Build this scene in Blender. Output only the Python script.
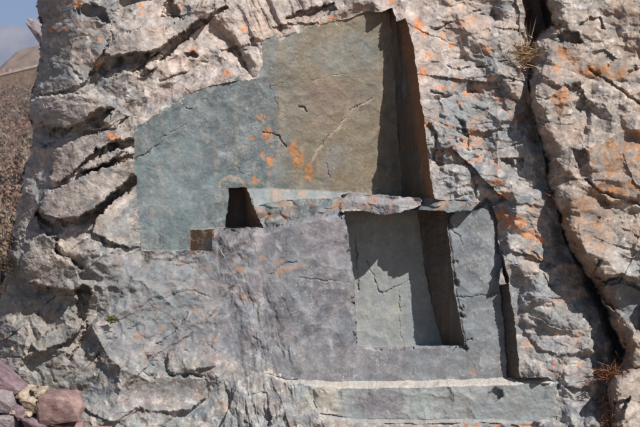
import bpy, bmesh, math, random
import numpy as np
from mathutils import Vector, Matrix, Euler

for o in list(bpy.data.objects):
    bpy.data.objects.remove(o, do_unlink=True)
scene = bpy.context.scene
COL = scene.collection
R = math.radians

# ------------------------------------------------------------------ camera
CAM_Z = 3.2
PITCH = 1.0
LENS = 52.0
FPX = 640 * LENS / 36.0            # focal length in photograph pixels
cam_d = bpy.data.cameras.new('camera')
cam = bpy.data.objects.new('camera', cam_d)
COL.objects.link(cam)
cam.location = (0, 0, CAM_Z)
cam.rotation_euler = (R(90 + PITCH), 0, 0)
cam_d.lens = LENS
cam_d.sensor_width = 36
cam_d.clip_start = 0.1
cam_d.clip_end = 20000
cam_d.dof.use_dof = True
cam_d.dof.focus_distance = 14.0
cam_d.dof.aperture_fstop = 2.0
scene.camera = cam

# ------------------------------------------------------------------ light
SUN_AZ = 46.0      # degrees to the right of straight behind the camera
SUN_EL = 44.0
sx = math.sin(R(SUN_AZ)) * math.cos(R(SUN_EL))
sy = -math.cos(R(SUN_AZ)) * math.cos(R(SUN_EL))
sz = math.sin(R(SUN_EL))
SUN_DIR = Vector((sx, sy, sz))
world = bpy.data.worlds.new('World')
scene.world = world
world.use_nodes = True
wn = world.node_tree
for n in list(wn.nodes):
    wn.nodes.remove(n)
sky = wn.nodes.new('ShaderNodeTexSky')
sky.sky_type = 'NISHITA'
sky.sun_disc = False
sky.sun_elevation = R(SUN_EL)
sky.sun_rotation = math.atan2(sx, sy)
sky.altitude = 800
sky.air_density = 1.0
sky.dust_density = 0.7
bgn = wn.nodes.new('ShaderNodeBackground')
bgn.inputs["Strength"].default_value = 0.06
won = wn.nodes.new('ShaderNodeOutputWorld')
wn.links.new(sky.outputs[0], bgn.inputs[0])
wn.links.new(bgn.outputs[0], won.inputs[0])
sun_d = bpy.data.lights.new('sun', 'SUN')
sun_d.energy = 5.0
sun_d.angle = R(0.5)
sun_d.color = (1.0, 0.98, 0.95)
sun = bpy.data.objects.new('sun', sun_d)
COL.objects.link(sun)
sun.rotation_euler = SUN_DIR.to_track_quat('Z', 'Y').to_euler()
sun.location = (6, -6, 12)
vs_ = scene.view_settings
vs_.view_transform = 'Standard'
vs_.look = 'None'
vs_.exposure = 0.46
vs_.gamma = 1.0
vs_.use_curve_mapping = False
scene.render.engine = 'CYCLES'

HAZE = 0.00036

# ------------------------------------------------------------------ helpers
def tag(o, label=None, cat=None, group=None, kind=None):
    if label: o['label'] = label
    if cat: o['category'] = cat
    if group: o['group'] = group
    if kind: o['kind'] = kind
    return o

def empty(name, loc=(0, 0, 0), rz=0):
    o = bpy.data.objects.new(name, None)
    o.location = loc
    o.rotation_euler = (0, 0, rz)
    o.empty_display_size = 0.2
    COL.objects.link(o)
    return o

def link(name, me, parent=None):
    o = bpy.data.objects.new(name, me)
    COL.objects.link(o)
    if parent is not None:
        o.parent = parent
        o.matrix_parent_inverse = Matrix.Translation(-Vector(parent.location))
    return o

C0 = np.array([0, 0, CAM_Z])
cp, sp = math.cos(R(PITCH)), math.sin(R(PITCH))
def ray(u, v):
    """direction of a photograph pixel (depth component along the view axis = 1)"""
    x = (np.asarray(u, float) - 320) / FPX
    z = (213.5 - np.asarray(v, float)) / FPX
    return np.stack([x, cp - sp * z, sp + cp * z], -1)

def at(u, v, y):
    d = ray(u, v)
    return Vector(C0 + d * (y / d[1]))

# --- numpy noise (permutation tables, single precision)
_rg = np.random.RandomState(7)
_M = 4095
_PERM = _rg.permutation(4096).astype(np.int32)
_RND = _rg.rand(4096).astype(np.float32)
_GX = np.cos(_RND * 6.2831853).astype(np.float32)
_GY = np.sin(_RND * 6.2831853).astype(np.float32)

def hidx(ix, iy, seed):
    return _PERM[(ix + _PERM[(iy + seed * 131) & _M]) & _M]

def perlin(x, y, seed):
    x = np.asarray(x, np.float32); y = np.asarray(y, np.float32)
    x0 = np.floor(x); y0 = np.floor(y)
    fx = x - x0; fy = y - y0
    ix = x0.astype(np.int32); iy = y0.astype(np.int32)
    ux = fx * fx * fx * (fx * (fx * 6 - 15) + 10)
    uy = fy * fy * fy * (fy * (fy * 6 - 15) + 10)
    p0 = _PERM[(iy + seed * 131) & _M]; p1 = _PERM[(iy + 1 + seed * 131) & _M]
    h = _PERM[(ix + p0) & _M]; a = _GX[h] * fx + _GY[h] * fy
    h = _PERM[(ix + 1 + p0) & _M]; b = _GX[h] * (fx - 1) + _GY[h] * fy
    h = _PERM[(ix + p1) & _M]; c = _GX[h] * fx + _GY[h] * (fy - 1)
    h = _PERM[(ix + 1 + p1) & _M]; d = _GX[h] * (fx - 1) + _GY[h] * (fy - 1)
    return (a + (b - a) * ux + (c - a) * uy + (a - b - c + d) * ux * uy) * 1.5

def fbm(x, y, seed, octv=5, gain=0.5, lac=2.03, ridged=False):
    s = 0; a = 1.0; t = 0
    for i in range(octv):
        n = perlin(x, y, seed + i * 17)
        if ridged:
            n = 1 - 2 * np.abs(n)
        s = s + a * n
        t += a
        a *= gain
        x, y = x * lac + 3.7, y * lac - 1.9
    return s / t

def facets(x, y, seed, slope=0.5, curv=0.35, hv=0.3):
    """max of randomly tilted planes: convex broken chunks (cell size 1)"""
    x = np.asarray(x, np.float32); y = np.asarray(y, np.float32)
    x0 = np.floor(x).astype(np.int32); y0 = np.floor(y).astype(np.int32)
    best = np.full(x.shape, -9.0, np.float32)
    for dx in (-1, 0, 1):
        for dy in (-1, 0, 1):
            ix, iy = x0 + dx, y0 + dy
            h1 = hidx(ix, iy, seed)
            h2 = _PERM[(h1 + 17) & _M]; h3 = _PERM[(h2 + 29) & _M]; h4 = _PERM[(h3 + 53) & _M]
            px = x - ix - _RND[h1]; py = y - iy - _RND[h2]
            r2 = px * px + py * py
            h = hv * (_RND[h4] - .5) + slope * (_GX[h3] * px + _GY[h3] * py) - curv * r2 - 9 * np.maximum(np.sqrt(r2) - .72, 0) ** 2
            np.maximum(best, h, out=best)
    return best

def blocks(x, y, seed, slope=0.4, hv=0.6):
    """nearest-cell tilted planes: stepped fracture blocks"""
    x = np.asarray(x, np.float32); y = np.asarray(y, np.float32)
    x0 = np.floor(x).astype(np.int32); y0 = np.floor(y).astype(np.int32)
    bd = np.full(x.shape, 99.0, np.float32); out = np.zeros(x.shape, np.float32); bid = np.zeros(x.shape, np.float32)
    for dx in (-1, 0, 1):
        for dy in (-1, 0, 1):
            ix, iy = x0 + dx, y0 + dy
            h1 = hidx(ix, iy, seed)
            h2 = _PERM[(h1 + 17) & _M]; h3 = _PERM[(h2 + 29) & _M]; h4 = _PERM[(h3 + 53) & _M]
            px = x - ix - _RND[h1]; py = y - iy - _RND[h2]
            d = px * px + py * py
            m = d < bd
            out = np.where(m, hv * (_RND[h4] - .5) + slope * (_GX[h3] * px + _GY[h3] * py), out)
            bid = np.where(m, _RND[h4], bid)
            bd = np.where(m, d, bd)
    return out, bid

def bowls(x, y, seed):
    """squared distance to the nearest scattered point: shallow pecked bowls with ridges between"""
    x = np.asarray(x, np.float32); y = np.asarray(y, np.float32)
    x0 = np.floor(x).astype(np.int32); y0 = np.floor(y).astype(np.int32)
    bd = np.full(x.shape, 9.0, np.float32)
    for dx in (-1, 0, 1):
        for dy in (-1, 0, 1):
            ix, iy = x0 + dx, y0 + dy
            h1 = hidx(ix, iy, seed); h2 = _PERM[(h1 + 17) & _M]
            np.minimum(bd, (x - ix - _RND[h1]) ** 2 + (y - iy - _RND[h2]) ** 2, out=bd)
    return bd

def sstep(a, b, x):
    t = np.clip((x - a) / (b - a), 0, 1)
    return t * t * (3 - 2 * t)

def seg_dist(U, V, pts, closed):
    P = [np.array(p, float) for p in pts]
    n = len(P)
    D = np.full(U.shape, 1e9)
    for i in range(n if closed else n - 1):
        a = P[i]; b = P[(i + 1) % n]
        ab = b - a
        L = max(ab @ ab, 1e-9)
        t = np.clip(((U - a[0]) * ab[0] + (V - a[1]) * ab[1]) / L, 0, 1)
        D = np.minimum(D, np.hypot(U - a[0] - t * ab[0], V - a[1] - t * ab[1]))
    return D

def inside(U, V, pts):
    c = np.zeros(U.shape, bool)
    n = len(pts)
    for i in range(n):
        x1, y1 = pts[i]; x2, y2 = pts[(i + 1) % n]
        if y1 == y2:
            continue
        m = ((y1 > V) != (y2 > V)) & (U < (x2 - x1) * (V - y1) / (y2 - y1) + x1)
        c ^= m
    return c

def sd_poly(U, V, pts):
    return np.where(inside(U, V, pts), 1, -1) * seg_dist(U, V, pts, True)

def rough_line(pts, amp, step, seed, closed=True):
    """subdivide an outline and jitter it so that broken edges are not ruler-straight"""
    out = []
    n = len(pts)
    acc = 0.0
    for i in range(n if closed else n - 1):
        a = np.array(pts[i], float); b = np.array(pts[(i + 1) % n], float)
        L = np.hypot(*(b - a))
        k = max(1, int(L / step))
        nn = np.array([-(b - a)[1], (b - a)[0]]) / max(L, 1e-6)
        for j in range(k):
            p = a + (b - a) * j / k
            s = acc + L * j / k
            w = float(fbm(np.array([s / 9.0]), np.array([seed * 3.3]), seed, 4, .6)[0])
            out.append(tuple(p + nn * amp * w * 2.0))
        acc += L
    if not closed:
        out.append(tuple(pts[-1]))
    return out

def plane3(a, b, c):
    A = np.array([[p[0], p[1], 1] for p in (a, b, c)], float)
    k = np.linalg.solve(A, np.array([a[2], b[2], c[2]], float))
    return lambda U, V: k[0] * U + k[1] * V + k[2]

def srgb(r, g, b):
    f = lambda c: (c / 255 / 12.92) if c <= 10 else ((c / 255 + .055) / 1.055) ** 2.4
    return np.array([f(r), f(g), f(b)])

# ------------------------------------------------------------------ materials
def new_mat(name):
    m = bpy.data.materials.new(name)
    m.use_nodes = True
    nt = m.node_tree
    for n in list(nt.nodes):
        nt.nodes.remove(n)
    out = nt.nodes.new('ShaderNodeOutputMaterial')
    b = nt.nodes.new('ShaderNodeBsdfPrincipled')
    nt.links.new(b.outputs[0], out.inputs[0])
    b.inputs['Roughness'].default_value = 0.85
    b.inputs['Specular IOR Level'].default_value = 0.25
    return m, nt, b

def N(nt, typ, **kw):
    n = nt.nodes.new(typ)
    for k, v in kw.items():
        setattr(n, k, v)
    return n

def noise_node(nt, vec, scale, detail=6, rough=0.6, dist=0.0):
    n = N(nt, 'ShaderNodeTexNoise')
    n.inputs['Scale'].default_value = scale
    n.inputs['Detail'].default_value = detail
    n.inputs['Roughness'].default_value = rough
    n.inputs['Distortion'].default_value = dist
    nt.links.new(vec, n.inputs['Vector'])
    return n

def ramp_node(nt, fac, stops):
    r = N(nt, 'ShaderNodeValToRGB')
    e = r.color_ramp.elements
    while len(e) < len(stops):
        e.new(0.5)
    for i, (p, c) in enumerate(stops):
        e[i].position = p
        e[i].color = (c[0], c[1], c[2], 1)
    nt.links.new(fac, r.inputs[0])
    return r

def mixc(nt, a, b, fac, mode='MIX'):
    m = N(nt, 'ShaderNodeMix', data_type='RGBA', blend_type=mode)
    if isinstance(fac, (int, float)):
        m.inputs[0].default_value = fac
    else:
        nt.links.new(fac, m.inputs[0])
    for s, x in ((6, a), (7, b)):
        if isinstance(x, (tuple, list, np.ndarray)):
            m.inputs[s].default_value = (*[float(q) for q in x][:3], 1)
        else:
            nt.links.new(x, m.inputs[s])
    return m.outputs[2]

def rock_material(name, bump=0.5, grain=1.0, gloss=0.85):
    """vertex attribute 'tint' gives the mineral colour of the stone; noise adds crystals, dust and fine wear"""
    m, nt, b = new_mat(name)
    b.inputs['Roughness'].default_value = gloss
    at_ = N(nt, 'ShaderNodeAttribute', attribute_name='tint')
    geo = N(nt, 'ShaderNodeNewGeometry')
    pos = geo.outputs['Position']
    n1 = noise_node(nt, pos, 9.0, 8, 0.68, 0.4)
    n2 = noise_node(nt, pos, 46.0, 5, 0.7)
    n3 = noise_node(nt, pos, 2.3, 6, 0.6, 0.6)
    r1 = ramp_node(nt, n1.outputs[0], [(0.28, (.62, .62, .62)), (0.5, (1, 1, 1)), (0.75, (1.3, 1.27, 1.22))])
    r2 = ramp_node(nt, n2.outputs[0], [(0.25, (.72, .71, .70)), (0.5, (1, 1, 1)), (0.8, (1.26, 1.26, 1.26))])
    r3 = ramp_node(nt, n3.outputs[0], [(0.3, (.86, .9, .94)), (0.7, (1.12, 1.04, .98))])
    c = mixc(nt, at_.outputs['Color'], r1.outputs[0], 0.75 * grain, 'MULTIPLY')
    c = mixc(nt, c, r2.outputs[0], 0.8 * grain, 'MULTIPLY')
    c = mixc(nt, c, r3.outputs[0], 0.8, 'MULTIPLY')
    nt.links.new(c, b.inputs['Base Color'])
    bp = N(nt, 'ShaderNodeBump')
    bp.inputs['Strength'].default_value = bump
    bp.inputs['Distance'].default_value = 0.02
    ad = N(nt, 'ShaderNodeMath', operation='ADD')
    nt.links.new(n1.outputs[0], ad.inputs[0])
    mu = N(nt, 'ShaderNodeMath', operation='MULTIPLY')
    mu.inputs[1].default_value = 0.45
    nt.links.new(n2.outputs[0], mu.inputs[0])
    nt.links.new(mu.outputs[0], ad.inputs[1])
    nt.links.new(ad.outputs[0], bp.inputs['Height'])
    nt.links.new(bp.outputs[0], b.inputs['Normal'])
    return m

MAT_ROCK = rock_material('weathered_rock', 0.55, 0.85)
MAT_CARVED = rock_material('carved_slate', 0.20, 0.65, 0.55)

# ------------------------------------------------------------------ outcrop: base plane of the cliff
YAW, LEAN = R(-13), R(14)
NRM = np.array([-math.sin(YAW) * math.cos(LEAN), -math.cos(YAW) * math.cos(LEAN), math.sin(LEAN)])
P0 = C0 + ray(320, 213.5) * 14.0
KN = float(NRM @ (P0 - C0))
def to_world(U, V, D):
    d = ray(U, V)
    t = (KN + D) / (d @ NRM)
    return C0 + d * t[..., None]
PX = 14.0 / FPX       # metres per photograph pixel on the face

def axis(lo, a, b, hi, p, grow=1.12):
    core = list(np.arange(a, b + 1e-6, p))
    left = []; x = a; s = p
    while x > lo:
        s = min(s * grow, 5); x -= s; left.append(x)
    right = []; x = core[-1]; s = p
    while x < hi:
        s = min(s * grow, 5); x += s; right.append(x)
    return np.array(left[::-1] + core + right)

GP = 0.6

# ---------------------------------------------------------- outlines (photograph pixels on the face)
LEFT_EDGE = [(43, -160), (40, -60), (37, 0), (37, 12), (41, 20), (41, 40), (38, 60), (37, 78), (33, 90), (30, 102), (29, 118),
             (33, 130), (30, 150), (24, 168), (22, 186), (17, 200), (14, 222), (9, 245), (6, 262), (2, 285), (-3, 310),
             (-8, 340), (-18, 380), (-25, 430), (-30, 520)]
CRACK_MAIN = [(512, -160), (513, -20), (515, 0), (519, 20), (525, 40), (523, 60), (527, 85), (532, 100), (537, 130), (543, 155), (546, 175), (549, 190),
              (556, 215), (566, 245), (576, 270), (586, 292), (597, 314), (606, 345), (607, 375), (604, 400), (608, 430), (610, 520)]
CRACK_BUT = [(560, -160), (556, -20), (549, 0), (552, 12), (557, 26), (545, 33), (536, 44), (531, 60), (529, 80), (532, 107), (540, 130),
             (546, 155), (549, 170), (548, 182), (556, 203), (564, 225), (571, 247), (585, 268), (600, 292), (613, 322), (628, 350),
             (624, 364), (612, 374), (609, 385), (610, 400), (611, 427), (613, 520)]

PANEL = [(141, 251), (139, 225), (137, 200), (134, 158), (133, 131), (150, 119), (168, 108), (190, 93), (210, 86), (232, 82), (256, 76), (263, 66),
         (261, 42), (266, 38), (283, 37), (298, 32), (310, 26), (340, 20), (352, 17), (366, 12), (378, 12), (390, 9), (393, 50), (397, 107), (402, 197),
         (340, 192), (262, 189), (262, 227), (213, 229), (212, 251), (190, 251)]
WALL_C = [(390, 9), (393, 50), (397, 107), (402, 198)]                         # inner corner
WALL_F = [(393, 8), (397, 21), (405, 18), (409, 30), (414, 50), (420, 95), (424, 120), (430, 170), (434, 199)]
WALL = WALL_C + WALL_F[::-1]
TZ_BACK = [(229, 188), (242, 187), (245, 228), (225, 228)]
TZ_C = [(242, 187), (245, 228)]
TZ_F = [(248, 187.5), (253, 205), (263, 228)]
TZ_WALL = TZ_C + TZ_F[::-1]
ST_C = [(191, 230), (190, 251)]
ST_F = [(214, 229), (212, 251)]
ST_WALL = [(191, 230), (214, 229), (212, 251), (190, 251)]
BAND = [(246, 189), (300, 190), (340, 192), (402, 197), (434, 199), (478, 201), (484, 207), (472, 212), (446, 213), (424, 211), (345, 209),
        (338, 211), (300, 218), (283, 223), (263, 228), (253, 205)]
STRIP = [(248, 189), (300, 190), (345, 192.5), (395, 197), (382, 199), (345, 198), (318, 199), (290, 200), (268, 203), (255, 207)]
SLAB = [(341, 196), (350, 193), (372, 195), (396, 197), (422, 200), (421, 205), (410, 209), (398, 213.5), (384, 214.5), (371, 213), (360, 210), (347, 206)]
FRONT = [(214, 229), (263, 228), (285, 222), (300, 217), (338, 210), (344, 213), (348, 235), (353, 275), (358, 347), (466, 346), (460, 320), (455, 290), (451, 250), (446, 213),
         (472, 211), (480, 202), (487, 197), (492, 203), (498, 222), (500, 250), (502, 266), (499, 285), (503, 320), (507, 378), (420, 381), (340, 382), (285, 379), (262, 371), (240, 362), (232, 330),
         (224, 300), (217, 265)]
NICHE = [(344, 211), (348, 235), (353, 275), (358, 347), (444, 347), (434, 312), (425, 270), (418, 210)]
NW_C = [(418, 210), (425, 270), (434, 312), (444, 347)]
NW_F = [(446, 211), (451, 250), (455, 290), (460, 320), (466, 347)]
NWALL = NW_C + NW_F[::-1]
RS_C = [(499, 285), (503, 320), (507.14, 380)]
RS_F = [(509, 283), (515, 320), (521, 380)]
RSTRIP = RS_C + RS_F[::-1]
RS2_C = [(500, 252), (505, 283)]
RS2_F = [(501, 251), (505, 262), (510, 283)]
RSTRIP2 = RS2_C + RS2_F[::-1]
LEDGE_B = [(262, 371), (285, 379), (340, 382), (420, 381), (507, 378), (548, 377)]
LEDGE_F = [(284, 383), (305, 386), (340, 389), (420, 388), (500, 386), (557, 383)]
LEDGE = LEDGE_B + LEDGE_F[::-1]
STEP = [(284, 383), (305, 386), (340, 389), (420, 388), (500, 386), (557, 383), (556, 400), (558, 416), (535, 421), (470, 419), (420, 420), (350, 418), (318, 413), (300, 402)]
LOW_B = [(318, 413), (350, 418), (420, 420), (470, 419), (535, 421)]
LOW_F = [(318, 419), (350, 423), (420, 424), (470, 423), (535, 424)]
LOWLEDGE = LOW_B + LOW_F[::-1]

AMP = {'p': .7}
regs = {}      # name -> (outline, front_is_inside)
def reg(name, pts, seed, amp=0.35, front_inside=False):
    regs[name] = (rough_line(pts, amp, 3.0, seed) if amp else pts, front_inside)

reg('carved_panel', PANEL, 1, 0.0)
reg('recess_side_wall', WALL, 2, 0.0)
reg('ledge_band', BAND, 6, 0.0, True)
reg('ledge_strip', STRIP, 7, 0.0, True)
reg('block_front', FRONT, 9, 0.0, True)
reg('niche_back', NICHE, 10, 0.0)
reg('niche_side_wall', NWALL, 11, 0.0)
reg('ledge_slab', SLAB, 8, 0.5, True)
reg('small_niche_back', TZ_BACK, 3, 0.0)
reg('small_niche_wall', TZ_WALL, 4, 0.0)
reg('step_side_wall', ST_WALL, 5, 0.0)
reg('slot_side_wall', RSTRIP, 12, 0.0)
reg('notch_side_wall', RSTRIP2, 13, 0.0)
reg('step_ledge', LEDGE, 14, 0.0, True)
reg('lower_step', STEP, 15, 0.0, True)
reg('lower_ledge', LOWLEDGE, 16, 0.0, True)
RNAMES = list(regs)

# plane depths (metres, + towards the viewer, measured from the leaning face)
d_panel = plane3((300, 25, -.10), (388, 190, -1.08), (145, 240, -.62))
d_front = plane3((300, 215, -.20), (470, 215, -.20), (400, 378, -.52))
d_niche = plane3((345, 215, -.92), (420, 215, -.92), (400, 346, -1.20))
d_step = plane3((300, 388, -.16), (550, 388, -.22), (400, 418, -.24))

# ---------------------------------------------------------- rough relief of the living rock
def base_relief(U, V, seed=0):
    """natural relief of the outcrop, metres"""
    x, y = (U * PX).astype(np.float32), (V * PX).astype(np.float32)
    wx = fbm(x * .8, y * .8, 11 + seed, 6, .58) * .40
    wy = fbm(x * .8, y * .8, 23 + seed, 6, .58) * .40
    big = fbm(x * .33, y * .33, 31 + seed, 3) * .22
    # bedding that climbs from lower left to upper right on the left, flatter on the right
    lw = sstep(330, 200, U)
    ang = np.radians(33) * lw + np.radians(-11) * (1 - lw)
    ca, sa = np.cos(ang), np.sin(ang)
    hx = fbm(x * 3.5, y * 3.5, 13 + seed, 4, .5) * .05
    hy = fbm(x * 3.5, y * 3.5, 17 + seed, 4, .5) * .05
    a = (x + wx * .15 + hx) * ca - (y + wy * .15 + hy) * sa
    c = (x + wx * .15 + hx) * sa + (y + wy * .15 + hy) * ca
    p_, q_ = x * .82 + y * .57, y * .82 - x * .57
    b1, id1 = blocks(a * .5, c * 1.25, 41 + seed, .55, .7)
    b2, id2 = blocks(a * 1.1, c * 3.6, 47 + seed, .6, .6)
    # broad tilted fracture planes, then smaller ones between them
    f1 = facets(a * 1.1 + wx * .3, c * 1.7 + wy * .3, 53 + seed, .85, .02, .5) - facets(p_ * 1.5 + wy * .3, q_ * 1.4 + wx * .3, 54 + seed, .85, .02, .5)
    f2 = facets(a * 3.6 + wx, c * 5.2 + wy, 59 + seed, .85, .04, .5) - facets(p_ * 4.4 + wy, q_ * 4.6 - wx, 60 + seed, .85, .04, .5)
    f3 = facets(a * 11 + wx * 3, c * 15 + wy * 3, 63 + seed, .85, .08, .5) - facets(p_ * 13 + wy * 3, q_ * 12 - wx * 3, 64 + seed, .85, .08, .5)
    fn = fbm(x * 5, y * 5, 83 + seed, 6, .5)
    rough = sstep(-.35, .4, fbm(x * .5, y * .5, 97 + seed, 3))
    pat = sstep(-.25, .35, fbm(x * 1.4, y * 1.4, 101 + seed, 3))
    pit = sstep(.36, .55, fbm(x * 5, y * 6.5, 89 + seed, 4, .6))
    gr = fbm(x * 26, y * 26, 109 + seed, 3, .55)
    md = fbm(x * 1.5, y * 1.8, 107 + seed, 4, .5)
    d = big * .8 + b1 * .16 + b2 * (.03 + .06 * rough * pat) + f1 * (.19 + .08 * rough) + f2 * (.044 + .046 * rough * pat) + f3 * (.010 + .014 * rough * pat)
    d = d + md * .02 + fn * (.014 + .020 * rough) - pit * (.005 + .025 * rough) + gr * (.002 + .003 * rough)
    return d, id1, id2, rough

def warp(U, V, amp, sc, seed):
    x, y = U / sc, V / sc
    return U + fbm(x, y, seed, 4, .6) * amp, V + fbm(x, y, seed + 9, 4, .6) * amp

def stamp(D, WU, WV, pts, h, soft=1.2, grad=(0, 0), cap=None, flat=0.0, flatd=None):
    """lift (or sink) the outline by h metres; grad tilts it (metres per pixel); flat blends away the noise"""
    us = [p[0] for p in pts]; vs = [p[1] for p in pts]
    m = (WU > min(us) - 8) & (WU < max(us) + 8) & (WV > min(vs) - 8) & (WV < max(vs) + 8)
    if not m.any():
        return
    u, v = WU[m], WV[m]
    w = sstep(-soft, soft, sd_poly(u, v, pts))
    uc, vc = sum(us) / len(us), sum(vs) / len(vs)
    t = h + grad[0] * (u - uc) + grad[1] * (v - vc)
    old = D[m]
    if flat:
        mean = np.average(old, weights=w + 1e-6)
        base = old + (mean - old) * flat * w
        D[m] = base + t * w
    else:
        D[m] = old + t * w

def crack(D, WU, WV, pts, width, depth, side=0.0):
    us = [p[0] for p in pts]; vs = [p[1] for p in pts]
    g = width * 5 + 2
    m = (WU > min(us) - g) & (WU < max(us) + g) & (WV > min(vs) - g) & (WV < max(vs) + g)
    if not m.any():
        return
    d = seg_dist(WU[m], WV[m], pts, False)
    D[m] -= depth * np.exp(-(d / width) ** 2)

STAMPS = [  # outline, lift, softness, tilt, flattening
    # upper left mass
    ([(36, -40), (110, -40), (112, 30), (103, 52), (84, 84), (62, 92), (36, 96)], .08, 2, (0, 0), .5),
    ([(76, 5), (92, 2), (106, 9), (108, 22), (92, 20), (78, 14)], -.10, 2.0, (0, -.004), 0),
    # overhanging block with its dark underside
    ([(104, 50), (114, 38), (140, 27), (160, 31), (178, 22), (200, 4), (215, 0), (212, 14), (186, 30), (160, 47), (150, 52), (128, 54), (112, 58)], .22, 1.4, (.0, -.003), .6),
    ([(105, 58), (128, 54), (150, 53), (148, 66), (134, 72), (118, 74), (108, 80), (98, 72)], -.15, 2, (0, 0), .3),
    ([(136, 70), (150, 58), (172, 40), (196, 22), (226, 5), (228, 9), (198, 28), (178, 46), (166, 58), (152, 70), (140, 78)], -.16, 1.4, (0, 0), .3),
    ([(170, -10), (181, 18), (161, 18)], -.22, 1.2, (0, 0), 0),
    ([(144, 70), (147, 61), (160, 54), (163, 57), (157, 68)], .16, 1.2, (0, 0), .5),
    # pale boulder on the left shoulder
    ([(29, 102), (38, 97), (60, 95), (80, 93), (100, 98), (112, 106), (100, 114), (88, 120), (70, 127), (50, 129), (32, 120)], .26, 2, (0, -.004), .7),
    ([(91, 112), (101, 108), (112, 108), (111, 118), (101, 128), (90, 128), (86, 121)], -.16, 1.6, (0, 0), .2),
    ([(30, 122), (50, 130), (72, 128), (60, 140), (44, 146), (33, 140)], -.20, 2.5, (0, 0), .2),
    # tilted bedding slabs
    ([(50, 180), (54, 152), (75, 140), (100, 132), (132, 126), (134, 139), (112, 143), (96, 150), (80, 165), (60, 183)], .20, 1.0, (0, -.003), .9),
    ([(108, 146), (116, 140), (134, 138), (135, 152), (122, 154), (110, 152)], -.18, 1.2, (0, 0), .2),
    ([(80, 168), (92, 160), (119, 149), (122, 152), (108, 162), (86, 172)], .20, .9, (0, 0), .8),
    ([(82, 173), (108, 163), (124, 155), (135, 153), (134, 158), (112, 164), (86, 176)], -.18, 1.0, (0, 0), .1),
    ([(38, 206), (46, 194), (62, 187), (92, 172), (134, 159), (137, 172), (116, 189), (97, 207), (80, 216), (60, 219), (40, 213)], .32, 1.0, (0, -.002), .92),
    ([(94, 214), (100, 207), (117, 190), (137, 173), (138, 184), (118, 197), (100, 212)], -.20, 1.4, (0, 0), .1),
    ([(36, 213), (62, 219), (68, 224), (58, 236), (46, 233), (38, 224)], -.24, 1.6, (0, 0), .2),
    ([(97, 216), (118, 198), (138, 185), (139, 214), (140, 248), (122, 246), (92, 232)], .08, 1.0, (0, 0), .9),
    # pale bulge below them
    ([(26, 250), (34, 238), (46, 233), (53, 240), (55, 253), (68, 258), (76, 270), (83, 284), (74, 292), (46, 287), (28, 282), (18, 266)], .28, 2.2, (0, -.002), .6),
    ([(76, 290), (82, 284), (92, 292), (88, 306), (84, 322), (76, 316), (77, 302)], -.26, 1.6, (0, 0), .2),
    ([(30, 345), (44, 334), (64, 324), (84, 320), (80, 332), (62, 344), (40, 352)], .16, 2.0, (0, 0), .4),
    # lower left ledges
    ([(168, 352), (186, 350), (215, 352), (214, 366), (196, 369), (180, 376), (166, 370)], .07, 1.5, (0, 0), .3),
    ([(130, 382), (165, 376), (204, 377), (207, 398), (190, 410), (150, 412), (128, 402)], .08, 2.0, (0, 0), .85),
    # top middle: bright crust with a broken lip
    ([(286, 18), (300, 11), (322, 6), (334, 2), (336, 10), (318, 19), (296, 23)], -.20, 1.2, (0, 0), .2),
    ([(272, 27), (290, 24), (318, 23), (320, 27), (300, 31), (280, 32)], -.14, 1.0, (0, 0), .1),
    ([(183, 54), (190, 52), (200, 55), (196, 59), (186, 58)], -.13, 1.0, (0, 0), 0),
    ([(249, 42), (254, 38), (262, 41), (262, 53), (252, 50)], -.13, 1.4, (0, 0), 0),
    ([(220, 52), (230, 47), (238, 45), (246, 50), (240, 54), (228, 52)], -.08, 1.2, (0, 0), 0),
    # right of the recess
    ([(424, 128), (430, 124), (436, 130), (437, 150), (434, 160), (428, 150)], -.16, 1.2, (0, 0), 0),
    ([(430, 150), (442, 148), (442, 170), (436, 178), (431, 172)], -.09, 1.2, (0, 0), 0),
    ([(458, 118), (464, 122), (470, 140), (468, 146), (460, 142), (456, 130)], -.10, 1.3, (0, 0), 0),
    ([(500, 158), (512, 158), (524, 160), (522, 168), (508, 170), (501, 166)], -.12, 1.5, (0, 0), 0),
    ([(440, 100), (470, 92), (516, 100), (518, 128), (478, 132), (446, 126)], .06, 2.0, (0, 0), .4),
    ([(520, 296), (545, 288), (566, 282), (572, 302), (590, 325), (592, 352), (566, 356), (540, 350), (524, 330)], .07, 3.0, (0, 0), .2),
    ([(556, 386), (575, 388), (590, 386), (586, 396), (570, 400), (558, 396)], -.10, 1.5, (0, 0), .1),
]
CRACKS = [
    ([(160, 82), (172, 77), (186, 73), (205, 62), (225, 51), (246, 46), (262, 44)], 1.2, .06),
    ([(37, 214), (50, 226), (56, 236), (55, 250), (62, 257), (72, 260), (82, 268)], 2.2, .22),
    ([(145, 346), (160, 343), (170, 336), (183, 322), (188, 312)], 1.0, .10),
    ([(168, 351), (190, 352), (215, 351)], 1.0, .09),
    ([(160, 374), (185, 375), (206, 376)], 1.0, .08),
    ([(87, 322), (84, 334), (76, 348), (70, 360)], 1.3, .10),
    ([(112, 325), (100, 340), (97, 360)], 1.3, .10),
    ([(430, 92), (450, 97), (470, 92), (500, 88), (518, 76)], 1.2, .08),
    ([(432, 62), (460, 70), (485, 66), (512, 60)], 1.1, .07),
    ([(440, 132), (470, 150), (500, 150), (524, 142)], 1.1, .06),
    ([(436, 30), (460, 18), (480, 10)], 1.3, .07),
    ([(468, 165), (474, 180), (476, 197)], 1.3, .08),
    ([(520, 250), (536, 262), (548, 284), (562, 300)], 1.2, .05),
    ([(508, 262), (530, 268), (556, 262)], 1.0, .04),
    ([(40, 60), (70, 66), (84, 84)], 1.4, .06),
    ([(160, 300), (190, 290), (220, 300)], 1.4, .05),
    ([(175, 265), (200, 270), (214, 282)], 1.8, .07),
]
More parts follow.
